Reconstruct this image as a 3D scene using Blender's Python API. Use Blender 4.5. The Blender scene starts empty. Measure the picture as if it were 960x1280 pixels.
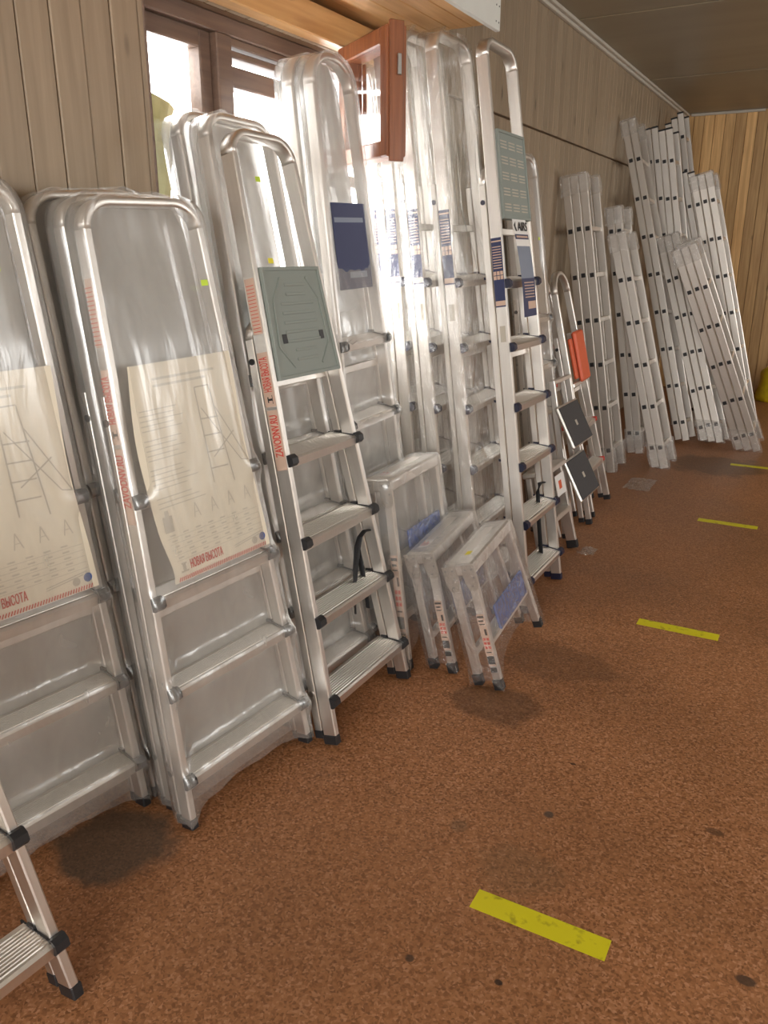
import bpy, bmesh, math, random
from mathutils import Vector, Matrix, noise as mnoise
random.seed(7)
scene = bpy.context.scene
COL = scene.collection

# ------------------------------------------------------------------ camera
FPX, HCAM = 1010.0, 1.40
PITCH = math.atan(322 / FPX)
YAW = math.atan2(588, FPX * math.cos(PITCH) + 322 * math.sin(PITCH))
CF = Vector((-math.sin(YAW) * math.cos(PITCH), math.cos(YAW) * math.cos(PITCH), -math.sin(PITCH)))
CR = Vector((math.cos(YAW), math.sin(YAW), 0))
CU = CR.cross(CF)
CC = Vector((0, 0, HCAM))
cam_d = bpy.data.cameras.new('camera')
cam = bpy.data.objects.new('camera', cam_d)
COL.objects.link(cam)
cam_d.sensor_fit = 'HORIZONTAL'
cam_d.sensor_width = 36.0
cam_d.lens = FPX / 960 * 36.0
cam_d.clip_start = 0.02
m = Matrix((CR, CU, -CF)).transposed().to_4x4()
m.translation = CC
cam.matrix_world = m
scene.camera = cam


def ray(u, v):
    return (CF * FPX + CR * (u - 480) - CU * (v - 640)).normalized()


def on_z(u, v, z=0.0):
    d = ray(u, v)
    return CC + d * ((z - HCAM) / d.z)


def on_x(u, v, x):
    d = ray(u, v)
    return CC + d * (x / d.x)


# ------------------------------------------------------------------ world, light, exposure
world = bpy.data.worlds.new('overcast_sky')
scene.world = world
world.use_nodes = True
bg = world.node_tree.nodes['Background']
bg.inputs[0].default_value = (1.0, 0.985, 0.955, 1)
bg.inputs[1].default_value = 7.5
scene.view_settings.view_transform = 'Standard'
scene.view_settings.look = 'None'
scene.view_settings.exposure = 0.9
scene.view_settings.gamma = 1.0
scene.view_settings.use_curve_mapping = False
scene.cycles.transparent_max_bounces = 32
scene.cycles.max_bounces = 10
scene.cycles.diffuse_bounces = 5
scene.cycles.glossy_bounces = 5

# daylight portals in the window openings (they only guide the sampling of the sky)
def portal(name, loc, rot, sx, sy):
    ld = bpy.data.lights.new(name, 'AREA')
    ld.shape = 'RECTANGLE'
    ld.size, ld.size_y = sx, sy
    ld.cycles.is_portal = True
    lo = bpy.data.objects.new(name, ld)
    COL.objects.link(lo)
    lo.location, lo.rotation_euler = loc, rot


portal('daylight_portal', (-1.86, 2.455, 1.515), (0, -math.pi / 2, 0), 1.13, 1.33)
for yc in (3.0, 6.9):
    portal('daylight_portal', (2.86, yc, 1.675), (0, math.pi / 2, 0), 1.15, 1.2)
portal('daylight_portal', (.5, -2.76, 1.6), (math.pi / 2, 0, 0), 3.2, 1.4)

# ------------------------------------------------------------------ materials
MATS = {}


def mat(name):
    mt = bpy.data.materials.new(name)
    mt.use_nodes = True
    MATS[name] = mt
    nt = mt.node_tree
    return mt, nt, nt.nodes, nt.links, nt.nodes['Principled BSDF']


def simple(name, col, rough=0.5, metal=0.0, var=0.0, scale=30.0, bump=0.0, emit=None):
    mt, nt, N, L, b = mat(name)
    b.inputs['Base Color'].default_value = (*col, 1)
    b.inputs['Roughness'].default_value = rough
    b.inputs['Metallic'].default_value = metal
    if var or bump:
        tc = N.new('ShaderNodeTexCoord')
        nz = N.new('ShaderNodeTexNoise')
        nz.inputs['Scale'].default_value = scale
        nz.inputs['Detail'].default_value = 4
        L.new(tc.outputs['Object'], nz.inputs['Vector'])
        if var:
            mx = N.new('ShaderNodeMix')
            mx.data_type = 'RGBA'
            mx.inputs[6].default_value = (*[max(0, c * (1 - var)) for c in col], 1)
            mx.inputs[7].default_value = (*[min(1, c * (1 + var)) for c in col], 1)
            L.new(nz.outputs['Fac'], mx.inputs[0])
            L.new(mx.outputs[2], b.inputs['Base Color'])
        if bump:
            bp = N.new('ShaderNodeBump')
            bp.inputs['Strength'].default_value = bump
            bp.inputs['Distance'].default_value = 0.01
            L.new(nz.outputs['Fac'], bp.inputs['Height'])
            L.new(bp.outputs['Normal'], b.inputs['Normal'])
    return mt


def brushed(name, col, rough, streak=0.10):
    mt, nt, N, L, b = mat(name)
    b.inputs['Metallic'].default_value = 1.0
    tc = N.new('ShaderNodeTexCoord')
    mp = N.new('ShaderNodeMapping')
    mp.inputs['Scale'].default_value = (160, 160, 3)
    nz = N.new('ShaderNodeTexNoise')
    nz.inputs['Scale'].default_value = 1.0
    nz.inputs['Detail'].default_value = 5
    L.new(tc.outputs['Object'], mp.inputs['Vector'])
    L.new(mp.outputs['Vector'], nz.inputs['Vector'])
    mr = N.new('ShaderNodeMapRange')
    mr.inputs['To Min'].default_value = rough - streak
    mr.inputs['To Max'].default_value = rough + streak
    L.new(nz.outputs['Fac'], mr.inputs['Value'])
    L.new(mr.outputs['Result'], b.inputs['Roughness'])
    mx = N.new('ShaderNodeMix')
    mx.data_type = 'RGBA'
    mx.inputs[6].default_value = (*[c * 0.92 for c in col], 1)
    mx.inputs[7].default_value = (*[min(1, c * 1.06) for c in col], 1)
    L.new(nz.outputs['Fac'], mx.inputs[0])
    L.new(mx.outputs[2], b.inputs['Base Color'])
    return mt


brushed('aluminium', (0.80, 0.765, 0.72), 0.42)
brushed('aluminium_dull', (0.66, 0.62, 0.57), 0.46)
simple('black_plastic', (0.018, 0.018, 0.02), 0.45)
simple('navy_plastic', (0.012, 0.014, 0.04), 0.4)
simple('red_plastic', (0.55, 0.04, 0.02), 0.4)
simple('orange_plastic', (0.72, 0.12, 0.04), 0.45)
simple('tray_plastic', (0.26, 0.295, 0.27), 0.5)
simple('rubber_tread', (0.045, 0.045, 0.05), 0.6, var=0.3, scale=90)
simple('strap', (0.012, 0.012, 0.014), 0.7)
simple('sticker_peach', (0.62, 0.44, 0.34), 0.45)
simple('paper', (0.82, 0.76, 0.62), 0.6, var=0.03, scale=8)
simple('white_print', (0.85, 0.84, 0.82), 0.5)
simple('red_print', (0.60, 0.07, 0.05), 0.5)
simple('grey_print', (0.52, 0.48, 0.40), 0.6)
simple('pale_print', (0.60, 0.56, 0.47), 0.6)
simple('black_print', (0.02, 0.02, 0.02), 0.6)
simple('navy_print', (0.025, 0.035, 0.11), 0.5)
simple('blue_print', (0.05, 0.10, 0.30), 0.5)
simple('slate_print', (0.22, 0.26, 0.34), 0.5)
simple('price_tag', (0.62, 0.85, 0.06), 0.5)
simple('price_tag_yellow', (0.85, 0.75, 0.04), 0.5)
simple('white_board', (0.66, 0.67, 0.63), 0.5, var=0.05, scale=12)
simple('trim_paint', (0.55, 0.52, 0.45), 0.5, var=0.08, scale=10)
simple('steel', (0.45, 0.44, 0.42), 0.3, metal=1.0)
simple('blue_film', (0.17, 0.21, 0.40), 0.35, var=0.15, scale=30)
simple('snow', (0.85, 0.87, 0.9), 0.8)
simple('yellow_bag', (0.72, 0.56, 0.02), 0.35, var=0.25, scale=25, bump=0.6)
simple('wall_backing', (0.16, 0.09, 0.045), 0.8)
simple('plaster', (0.62, 0.54, 0.42), 0.7, var=0.08, scale=5)


def film(name, alpha, rough, bump, scale, tint=(0.80, 0.80, 0.79), transl=0.45):
    """polythene: part clear, part milky scattering, with a wrinkled gloss"""
    mt, nt, N, L, b = mat(name)
    N.remove(b)
    out = N['Material Output']
    tc = N.new('ShaderNodeTexCoord')
    mp = N.new('ShaderNodeMapping')
    mp.inputs['Scale'].default_value = scale
    nz = N.new('ShaderNodeTexNoise')
    nz.inputs['Scale'].default_value = 1.0
    nz.inputs['Detail'].default_value = 5
    nz.inputs['Distortion'].default_value = 1.2
    L.new(tc.outputs['Object'], mp.inputs['Vector'])
    L.new(mp.outputs['Vector'], nz.inputs['Vector'])
    bp = N.new('ShaderNodeBump')
    bp.inputs['Strength'].default_value = bump
    bp.inputs['Distance'].default_value = 0.02
    L.new(nz.outputs['Fac'], bp.inputs['Height'])
    tr = N.new('ShaderNodeBsdfTransparent')
    df = N.new('ShaderNodeBsdfDiffuse')
    df.inputs['Color'].default_value = (*tint, 1)
    tl = N.new('ShaderNodeBsdfTranslucent')
    tl.inputs['Color'].default_value = (*tint, 1)
    gl = N.new('ShaderNodeBsdfGlossy')
    gl.inputs['Color'].default_value = (1, 1, 1, 1)
    gl.inputs['Roughness'].default_value = rough
    L.new(bp.outputs['Normal'], gl.inputs['Normal'])
    L.new(bp.outputs['Normal'], df.inputs['Normal'])
    m1 = N.new('ShaderNodeMixShader')
    m1.inputs[0].default_value = transl
    L.new(df.outputs[0], m1.inputs[1])
    L.new(tl.outputs[0], m1.inputs[2])
    m2 = N.new('ShaderNodeMixShader')
    mr = N.new('ShaderNodeMapRange')
    mr.inputs['From Min'].default_value = 0.3
    mr.inputs['From Max'].default_value = 0.75
    mr.inputs['To Min'].default_value = alpha * 0.75
    mr.inputs['To Max'].default_value = min(1, alpha * 1.35)
    L.new(nz.outputs['Fac'], mr.inputs['Value'])
    L.new(mr.outputs['Result'], m2.inputs[0])
    L.new(tr.outputs[0], m2.inputs[1])
    L.new(m1.outputs[0], m2.inputs[2])
    m3 = N.new('ShaderNodeMixShader')
    lw = N.new('ShaderNodeLayerWeight')
    L.new(bp.outputs['Normal'], lw.inputs['Normal'])
    fr = N.new('ShaderNodeMath')
    fr.operation = 'POWER'
    fr.inputs[1].default_value = 3.0
    L.new(lw.outputs['Facing'], fr.inputs[0])
    ma = N.new('ShaderNodeMath')
    ma.operation = 'MULTIPLY_ADD'
    ma.inputs[1].default_value = 0.55
    ma.inputs[2].default_value = 0.09
    ma.use_clamp = True
    L.new(fr.outputs[0], ma.inputs[0])
    L.new(ma.outputs[0], m3.inputs[0])
    L.new(m2.outputs[0], m3.inputs[1])
    L.new(gl.outputs[0], m3.inputs[2])
    L.new(m3.outputs[0], out.inputs['Surface'])
    return mt


film('film_milky', 0.27, 0.26, 0.16, (12, 12, 2.5), (0.78, 0.765, 0.73))
film('film_clear', 0.10, 0.12, 1.0, (30, 30, 6), (0.80, 0.76, 0.68))
film('film_crinkle', 0.09, 0.10, 1.0, (30, 30, 22))
film('film_bag', 0.22, 0.16, 0.8, (22, 22, 22), (0.9, 0.89, 0.86))
simple('sheet_yellow', (0.30, 0.29, 0.14), 0.9, var=0.30, scale=14, bump=0.4)
film('added_backing', 1.0, 0.30, 0.10, (8, 8, 2), (0.50, 0.49, 0.46), 0.16)  # opaque grey for the added light-blocking backing
film('film_blue', 0.62, 0.25, 0.6, (30, 30, 30), (0.20, 0.26, 0.52))

mt, nt, N, L, b = mat('glass')
N.remove(b)
tr = N.new('ShaderNodeBsdfTransparent')
gl = N.new('ShaderNodeBsdfGlossy')
gl.inputs['Roughness'].default_value = 0.03
lw = N.new('ShaderNodeLayerWeight')
fr = N.new('ShaderNodeMath')
fr.operation = 'POWER'
fr.inputs[1].default_value = 4.0
L.new(lw.outputs['Facing'], fr.inputs[0])
f2 = N.new('ShaderNodeMath')
f2.operation = 'MULTIPLY_ADD'
f2.inputs[1].default_value = 0.4
f2.inputs[2].default_value = 0.03
L.new(fr.outputs[0], f2.inputs[0])
mx = N.new('ShaderNodeMixShader')
L.new(f2.outputs[0], mx.inputs[0])
L.new(tr.outputs[0], mx.inputs[1])
L.new(gl.outputs[0], mx.inputs[2])
L.new(mx.outputs[0], N['Material Output'].inputs['Surface'])


def wood(name, c1, c2, knots=True, rough=0.5, along=2, per_obj=0.25):
    """grain along one axis; every board gets its own offset and tone"""
    mt, nt, N, L, b = mat(name)
    tc = N.new('ShaderNodeTexCoord')
    oi = N.new('ShaderNodeObjectInfo')
    cb = N.new('ShaderNodeCombineXYZ')
    ml = N.new('ShaderNodeMath'); ml.operation = 'MULTIPLY'; ml.inputs[1].default_value = 37.0
    L.new(oi.outputs['Random'], ml.inputs[0])
    for i in range(3):
        L.new(ml.outputs[0], cb.inputs[i])
    va = N.new('ShaderNodeVectorMath'); va.operation = 'ADD'
    L.new(tc.outputs['Object'], va.inputs[0])
    L.new(cb.outputs[0], va.inputs[1])
    mp = N.new('ShaderNodeMapping')
    s = [22.0, 22.0, 22.0]
    s[along] = 1.1
    mp.inputs['Scale'].default_value = s
    L.new(va.outputs[0], mp.inputs['Vector'])
    nz = N.new('ShaderNodeTexNoise')
    nz.inputs['Scale'].default_value = 2.2
    nz.inputs['Detail'].default_value = 6
    nz.inputs['Distortion'].default_value = 0.6
    L.new(mp.outputs['Vector'], nz.inputs['Vector'])
    mx = N.new('ShaderNodeMix'); mx.data_type = 'RGBA'
    mx.inputs[6].default_value = (*c1, 1)
    mx.inputs[7].default_value = (*c2, 1)
    cr = N.new('ShaderNodeMapRange')
    cr.inputs['From Min'].default_value = 0.3
    cr.inputs['From Max'].default_value = 0.7
    L.new(nz.outputs['Fac'], cr.inputs['Value'])
    L.new(cr.outputs['Result'], mx.inputs[0])
    col = mx.outputs[2]
    if knots:
        mp2 = N.new('ShaderNodeMapping')
        s2 = [9.0, 9.0, 9.0]
        s2[along] = 3.2
        mp2.inputs['Scale'].default_value = s2
        L.new(va.outputs[0], mp2.inputs['Vector'])
        vo = N.new('ShaderNodeTexVoronoi')
        vo.inputs['Scale'].default_value = 1.0
        L.new(mp2.outputs['Vector'], vo.inputs['Vector'])
        kr = N.new('ShaderNodeMapRange')
        kr.inputs['From Min'].default_value = 0.05
        kr.inputs['From Max'].default_value = 0.13
        kr.inputs['To Min'].default_value = 0.75
        kr.inputs['To Max'].default_value = 0.0
        L.new(vo.outputs['Distance'], kr.inputs['Value'])
        mk = N.new('ShaderNodeMix'); mk.data_type = 'RGBA'
        mk.inputs[7].default_value = (*[c * 0.35 for c in c1], 1)
        L.new(kr.outputs['Result'], mk.inputs[0])
        L.new(col, mk.inputs[6])
        col = mk.outputs[2]
    hs = N.new('ShaderNodeHueSaturation')
    vr = N.new('ShaderNodeMapRange')
    vr.inputs['To Min'].default_value = 1 - per_obj
    vr.inputs['To Max'].default_value = 1 + per_obj
    L.new(oi.outputs['Random'], vr.inputs['Value'])
    L.new(vr.outputs['Result'], hs.inputs['Value'])
    L.new(col, hs.inputs['Color'])
    L.new(hs.outputs['Color'], b.inputs['Base Color'])
    b.inputs['Roughness'].default_value = rough
    bp = N.new('ShaderNodeBump')
    bp.inputs['Strength'].default_value = 0.12
    bp.inputs['Distance'].default_value = 0.004
    L.new(nz.outputs['Fac'], bp.inputs['Height'])
    L.new(bp.outputs['Normal'], b.inputs['Normal'])
    return mt


wood('board_pale', (0.275, 0.207, 0.137), (0.355, 0.272, 0.185), per_obj=0.08)
wood('board_pine', (0.54, 0.31, 0.12), (0.80, 0.52, 0.23), per_obj=0.30)
wood('sash_redwood', (0.20, 0.065, 0.025), (0.34, 0.12, 0.05), knots=False, rough=0.35, per_obj=0.1)
wood('frame_wood', (0.12, 0.075, 0.055), (0.19, 0.12, 0.085), knots=False, rough=0.45, along=1, per_obj=0.1)
wood('soffit_wood', (0.50, 0.27, 0.10), (0.64, 0.38, 0.16), rough=0.4, along=1, per_obj=0.06)

# ceiling sheet
mt, nt, N, L, b = mat('ceiling_sheet')
tc = N.new('ShaderNodeTexCoord')
mp = N.new('ShaderNodeMapping'); mp.inputs['Scale'].default_value = (0.7, 3.0, 1)
nz = N.new('ShaderNodeTexNoise'); nz.inputs['Scale'].default_value = 1.6; nz.inputs['Detail'].default_value = 5
L.new(tc.outputs['Object'], mp.inputs[0]); L.new(mp.outputs[0], nz.inputs['Vector'])
mx = N.new('ShaderNodeMix'); mx.data_type = 'RGBA'
mx.inputs[6].default_value = (0.24, 0.20, 0.13, 1); mx.inputs[7].default_value = (0.34, 0.29, 0.20, 1)
L.new(nz.outputs['Fac'], mx.inputs[0]); L.new(mx.outputs[2], b.inputs['Base Color'])
b.inputs['Roughness'].default_value = 0.42

# floor: flecked brown linoleum with stains
mt, nt, N, L, b = mat('linoleum')
tc = N.new('ShaderNodeTexCoord')
nz0 = N.new('ShaderNodeTexNoise'); nz0.inputs['Scale'].default_value = 60
L.new(tc.outputs['Object'], nz0.inputs['Vector'])
vm = N.new('ShaderNodeVectorMath'); vm.operation = 'MULTIPLY_ADD'
vm.inputs[1].default_value = (0.012, 0.012, 0.0)
L.new(nz0.outputs['Color'], vm.inputs[0]); L.new(tc.outputs['Object'], vm.inputs[2])
vo = N.new('ShaderNodeTexVoronoi'); vo.inputs['Scale'].default_value = 190
L.new(vm.outputs[0], vo.inputs['Vector'])
sp = N.new('ShaderNodeSeparateColor'); L.new(vo.outputs['Color'], sp.inputs[0])
rp = N.new('ShaderNodeValToRGB')
e = rp.color_ramp.elements
e[0].position = 0.0; e[0].color = (0.20, 0.082, 0.030, 1)
e[1].position = 1.0; e[1].color = (0.49, 0.245, 0.13, 1)
e2 = rp.color_ramp.elements.new(0.45); e2.color = (0.335, 0.142, 0.056, 1)
e3 = rp.color_ramp.elements.new(0.8); e3.color = (0.39, 0.175, 0.074, 1)
L.new(sp.outputs[0], rp.inputs[0])
nz1 = N.new('ShaderNodeTexNoise'); nz1.inputs['Scale'].default_value = 1.3; nz1.inputs['Detail'].default_value = 6
L.new(tc.outputs['Object'], nz1.inputs['Vector'])
mr = N.new('ShaderNodeMapRange'); mr.inputs['From Min'].default_value = 0.35; mr.inputs['From Max'].default_value = 0.65
mr.inputs['To Min'].default_value = 0.80; mr.inputs['To Max'].default_value = 1.08
L.new(nz1.outputs['Fac'], mr.inputs['Value'])
mu = N.new('ShaderNodeMix'); mu.data_type = 'RGBA'; mu.blend_type = 'MULTIPLY'; mu.inputs[0].default_value = 1.0
L.new(rp.outputs[0], mu.inputs[6]); L.new(mr.outputs['Result'], mu.inputs[7])
col = mu.outputs[2]
# stains, scuffs, specks and broad darker patches by the ladders: (u, v, radius x, radius y, strength, colour)
nzs = N.new('ShaderNodeTexNoise'); nzs.inputs['Scale'].default_value = 9; nzs.inputs['Detail'].default_value = 4
L.new(tc.outputs['Object'], nzs.inputs['Vector'])
FLOOR_MARKS = [(145, 1055, .16, .15, .72, (.055, .05, .04)), (620, 880, .17, .12, .55, (.07, .035, .016)),
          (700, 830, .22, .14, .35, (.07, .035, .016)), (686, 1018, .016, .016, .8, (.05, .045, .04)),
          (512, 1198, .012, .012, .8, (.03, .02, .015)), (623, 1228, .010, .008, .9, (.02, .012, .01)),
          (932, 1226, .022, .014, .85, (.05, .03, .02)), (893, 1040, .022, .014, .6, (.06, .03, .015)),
          (895, 582, .35, .30, .55, (.06, .035, .015)), (573, 1032, .03, .03, .35, (.05, .05, .03)),
          (716, 955, .01, .006, .85, (.04, .02, .01)), (650, 1090, .12, .08, .18, (.06, .07, .04)),
          (640, 760, .12, .2, .30, (.07, .04, .02)), (750, 545, .4, .5, .25, (.08, .05, .03))]
for (u, v, rx, ry, st, cc) in FLOOR_MARKS:
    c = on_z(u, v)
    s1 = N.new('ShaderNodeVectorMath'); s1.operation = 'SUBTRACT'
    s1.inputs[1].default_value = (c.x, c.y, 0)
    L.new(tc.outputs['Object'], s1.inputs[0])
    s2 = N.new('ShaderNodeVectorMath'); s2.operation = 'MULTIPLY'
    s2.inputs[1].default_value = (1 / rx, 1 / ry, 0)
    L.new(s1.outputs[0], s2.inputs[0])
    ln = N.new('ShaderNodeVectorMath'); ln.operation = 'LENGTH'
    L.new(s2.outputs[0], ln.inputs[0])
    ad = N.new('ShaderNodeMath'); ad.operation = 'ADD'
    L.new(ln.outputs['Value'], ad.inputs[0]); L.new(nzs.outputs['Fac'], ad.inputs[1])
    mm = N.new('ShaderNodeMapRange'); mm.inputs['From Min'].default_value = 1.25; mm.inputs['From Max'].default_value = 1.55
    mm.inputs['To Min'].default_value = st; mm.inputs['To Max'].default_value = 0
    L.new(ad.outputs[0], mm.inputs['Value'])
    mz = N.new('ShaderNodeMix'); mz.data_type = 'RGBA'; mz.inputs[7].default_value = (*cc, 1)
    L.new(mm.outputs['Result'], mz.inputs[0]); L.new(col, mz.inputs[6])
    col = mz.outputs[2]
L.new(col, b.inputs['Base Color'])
rr = N.new('ShaderNodeMapRange'); rr.inputs['To Min'].default_value = 0.40; rr.inputs['To Max'].default_value = 0.60
L.new(nz1.outputs['Fac'], rr.inputs['Value']); L.new(rr.outputs['Result'], b.inputs['Roughness'])
bp = N.new('ShaderNodeBump'); bp.inputs['Strength'].default_value = 0.10; bp.inputs['Distance'].default_value = 0.002
L.new(sp.outputs[1], bp.inputs['Height']); L.new(bp.outputs['Normal'], b.inputs['Normal'])

# yellow tape, a little worn
mt, nt, N, L, b = mat('yellow_tape')
tc = N.new('ShaderNodeTexCoord')
nz = N.new('ShaderNodeTexNoise'); nz.inputs['Scale'].default_value = 26; nz.inputs['Detail'].default_value = 6
L.new(tc.outputs['Object'], nz.inputs['Vector'])
rp = N.new('ShaderNodeValToRGB')
rp.color_ramp.elements[0].position = 0.30; rp.color_ramp.elements[0].color = (0.30, 0.25, 0.01, 1)
rp.color_ramp.elements[1].position = 0.45; rp.color_ramp.elements[1].color = (0.66, 0.60, 0.01, 1)
L.new(nz.outputs['Fac'], rp.inputs[0]); L.new(rp.outputs[0], b.inputs['Base Color'])
b.inputs['Roughness'].default_value = 0.5


# ------------------------------------------------------------------ mesh helpers
PRINTS = {'screw', 'fine_print', 'tag_print', 'drawing', 'hatched_strip', 'pictogram', 'emblem', 'rivet', 'rib', 'groove', 'slot'}


class MB:
    def __init__(self):
        self.v, self.f = [], []

    def add(self, vs, fs):
        o = len(self.v)
        self.v += [tuple(p) for p in vs]
        self.f += [tuple(i + o for i in q) for q in fs]
        return self

    def box(self, lo, hi, ch=0.0, M=None):
        if ch <= 0:
            vs = [Vector((x, y, z)) for x in (lo[0], hi[0]) for y in (lo[1], hi[1]) for z in (lo[2], hi[2])]
            fs = [(0, 1, 3, 2), (4, 6, 7, 5), (0, 4, 5, 1), (2, 3, 7, 6), (0, 2, 6, 4), (1, 5, 7, 3)]
        else:
            bm = bmesh.new()
            vs0 = [bm.verts.new((x, y, z)) for x in (lo[0], hi[0]) for y in (lo[1], hi[1]) for z in (lo[2], hi[2])]
            for q in [(0, 1, 3, 2), (4, 6, 7, 5), (0, 4, 5, 1), (2, 3, 7, 6), (0, 2, 6, 4), (1, 5, 7, 3)]:
                bm.faces.new([vs0[i] for i in q])
            bmesh.ops.bevel(bm, geom=list(bm.edges), offset=ch, segments=1, affect='EDGES', profile=0.5)
            bm.verts.index_update()
            vs = [v.co.copy() for v in bm.verts]
            fs = [tuple(v.index for v in f.verts) for f in bm.faces]
            bm.free()
        if M is not None:
            vs = [M @ p for p in vs]
        return self.add(vs, fs)

    def sweep(self, path, xc, depth, w, ch=0.003, closed_ends=True):
        """path [(y,z)]: a chamfered rectangle (depth along x, w across the path in the yz plane)"""
        n = len(path)
        prof = []
        for (sx, sw, a) in ((1, -1, 0), (1, 1, 0), (-1, 1, 0), (-1, -1, 0)):
            X, Wd = depth / 2 * sx, w / 2 * sw
            if sx * sw < 0:
                prof += [(X - ch * sx, Wd), (X, Wd - ch * sw)] if sx > 0 else [(X, Wd), (X, Wd)]
            else:
                prof += [(X, Wd - ch * sw), (X - ch * sx, Wd)] if sx > 0 else [(X, Wd), (X, Wd)]
        prof = [(depth / 2 - ch, -w / 2), (depth / 2, -w / 2 + ch), (depth / 2, w / 2 - ch), (depth / 2 - ch, w / 2),
                (-depth / 2 + ch, w / 2), (-depth / 2, w / 2 - ch), (-depth / 2, -w / 2 + ch), (-depth / 2 + ch, -w / 2)]
        k = len(prof)
        vs = []
        for i, (y, z) in enumerate(path):
            a = path[max(0, i - 1)]
            c = path[min(n - 1, i + 1)]
            ty, tz = c[0] - a[0], c[1] - a[1]
            l = math.hypot(ty, tz) or 1
            ny, nz_ = tz / l, -ty / l
            for (px, pw) in prof:
                vs.append((xc + px, y + ny * pw, z + nz_ * pw))
        fs = []
        for i in range(n - 1):
            for j in range(k):
                fs.append((i * k + j, i * k + (j + 1) % k, (i + 1) * k + (j + 1) % k, (i + 1) * k + j))
        fs.append(tuple(range(k - 1, -1, -1)))
        fs.append(tuple((n - 1) * k + j for j in range(k)))
        return self.add(vs, fs)

    def tube(self, pts, r, k=8, flat=1.0):
        n = len(pts)
        pts = [Vector(p) for p in pts]
        vs, fs = [], []
        up = Vector((0.13, 0.31, 0.94)).normalized()
        for i, p in enumerate(pts):
            t = (pts[min(n - 1, i + 1)] - pts[max(0, i - 1)]).normalized()
            a = t.cross(up)
            a = a.normalized() if a.length > 1e-4 else t.orthogonal().normalized()
            bb = t.cross(a)
            for j in range(k):
                th = 2 * math.pi * j / k
                vs.append(p + a * (math.cos(th) * r) + bb * (math.sin(th) * r * flat))
        for i in range(n - 1):
            for j in range(k):
                fs.append((i * k + j, i * k + (j + 1) % k, (i + 1) * k + (j + 1) % k, (i + 1) * k + j))
        fs.append(tuple(range(k - 1, -1, -1)))
        fs.append(tuple((n - 1) * k + j for j in range(k)))
        return self.add(vs, fs)

    def disc(self, c, axis, r, h, k=12):
        c = Vector(c); ax = Vector(axis).normalized()
        a = ax.orthogonal().normalized(); bb = ax.cross(a)
        vs = []
        for s in (0, h):
            for j in range(k):
                th = 2 * math.pi * j / k
                vs.append(c + ax * s + (a * math.cos(th) + bb * math.sin(th)) * r)
        fs = [(j, (j + 1) % k, k + (j + 1) % k, k + j) for j in range(k)]
        fs += [tuple(range(k - 1, -1, -1)), tuple(range(k, 2 * k))]
        return self.add(vs, fs)

    def extrude_y(self, prof, y0, y1):
        """prof [(x,z)] polygon swept from y0 to y1"""
        k = len(prof)
        vs = [(x, y0, z) for x, z in prof] + [(x, y1, z) for x, z in prof]
        fs = [(j, k + j, k + (j + 1) % k, (j + 1) % k) for j in range(k)]
        fs += [tuple(range(k)), tuple(range(2 * k - 1, k - 1, -1))]
        return self.add(vs, fs)

    def quad(self, a, b_, c, d):
        return self.add([a, b_, c, d], [(0, 1, 2, 3)])

    def mesh(self, name, m_, smooth=False):
        me = bpy.data.meshes.new(name)
        me.from_pydata(self.v, [], self.f)
        me.validate()
        bm = bmesh.new(); bm.from_mesh(me)
        bmesh.ops.recalc_face_normals(bm, faces=bm.faces)
        bm.to_mesh(me); bm.free()
        if m_:
            me.materials.append(MATS[m_])
        if smooth:
            for p in me.polygons:
                p.use_smooth = True
        return me

    def build(self, name, m_, parent=None, smooth=False):
        o = put(name, self.mesh(name, m_, smooth), parent)
        if name in PRINTS:
            o['kind'] = 'stuff'
        return o


def put(name, me, parent=None, loc=None):
    o = bpy.data.objects.new(name, me)
    COL.objects.link(o)
    if parent is not None:
        o.parent = parent
    if loc is not None:
        o.location = loc
    return o


def tag(o, label=None, cat=None, group=None, kind=None):
    if label: o['label'] = label
    if cat: o['category'] = cat
    if group: o['group'] = group
    if kind: o['kind'] = kind
    return o


def empty(name, M):
    o = bpy.data.objects.new(name, None)
    o.empty_display_size = 0.05
    COL.objects.link(o)
    o.matrix_world = M
    return o


def frame(foot, top, yaw):
    """origin at the foot, z along the stiles towards the top, y the width"""
    foot, top = Vector(foot), Vector(top)
    z = (top - foot).normalized()
    y = Vector((math.sin(math.radians(yaw)), math.cos(math.radians(yaw)), 0))
    y = (y - z * y.dot(z)).normalized()
    x = y.cross(z)
    M = Matrix((x, y, z)).transposed().to_4x4()
    M.translation = foot
    return M, (top - foot).length, math.acos(max(-1, min(1, z.z)))


_txt = {}


def text_mesh(s, m_):
    if (s, m_) in _txt:
        return _txt[(s, m_)]
    cu = bpy.data.curves.new('lettering', 'FONT')
    cu.body = s
    cu.size = 1.0
    cu.align_x = 'LEFT'
    cu.offset = 0.0
    o = bpy.data.objects.new('lettering', cu)
    COL.objects.link(o)
    dg = bpy.context.evaluated_depsgraph_get()
    dg.update()
    me = bpy.data.meshes.new_from_object(o.evaluated_get(dg))
    COL.objects.unlink(o)
    bpy.data.objects.remove(o)
    # thicken the strokes: three overlaid copies a hair apart
    v0, f0 = [tuple(v.co) for v in me.vertices], [tuple(p.vertices) for p in me.polygons]
    n0 = len(v0)
    me = bpy.data.meshes.new('lettering')
    me.from_pydata([(v[0] + dx, v[1] + dy, v[2] + dz) for dx, dy, dz in ((0, 0, 0), (.035, 0, .0002), (.07, .02, .0004)) for v in v0], [],
                   [tuple(i + n0 * k for i in f) for k in range(3) for f in f0])
    xs = [v.co.x for v in me.vertices]
    w = max(xs) - min(xs) if xs else 1
    x0 = min(xs) if xs else 0
    for v in me.vertices:
        v.co.x = (v.co.x - x0) / w
    me.materials.clear()
    me.materials.append(MATS[m_])
    _txt[(s, m_)] = me
    return me


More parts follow.
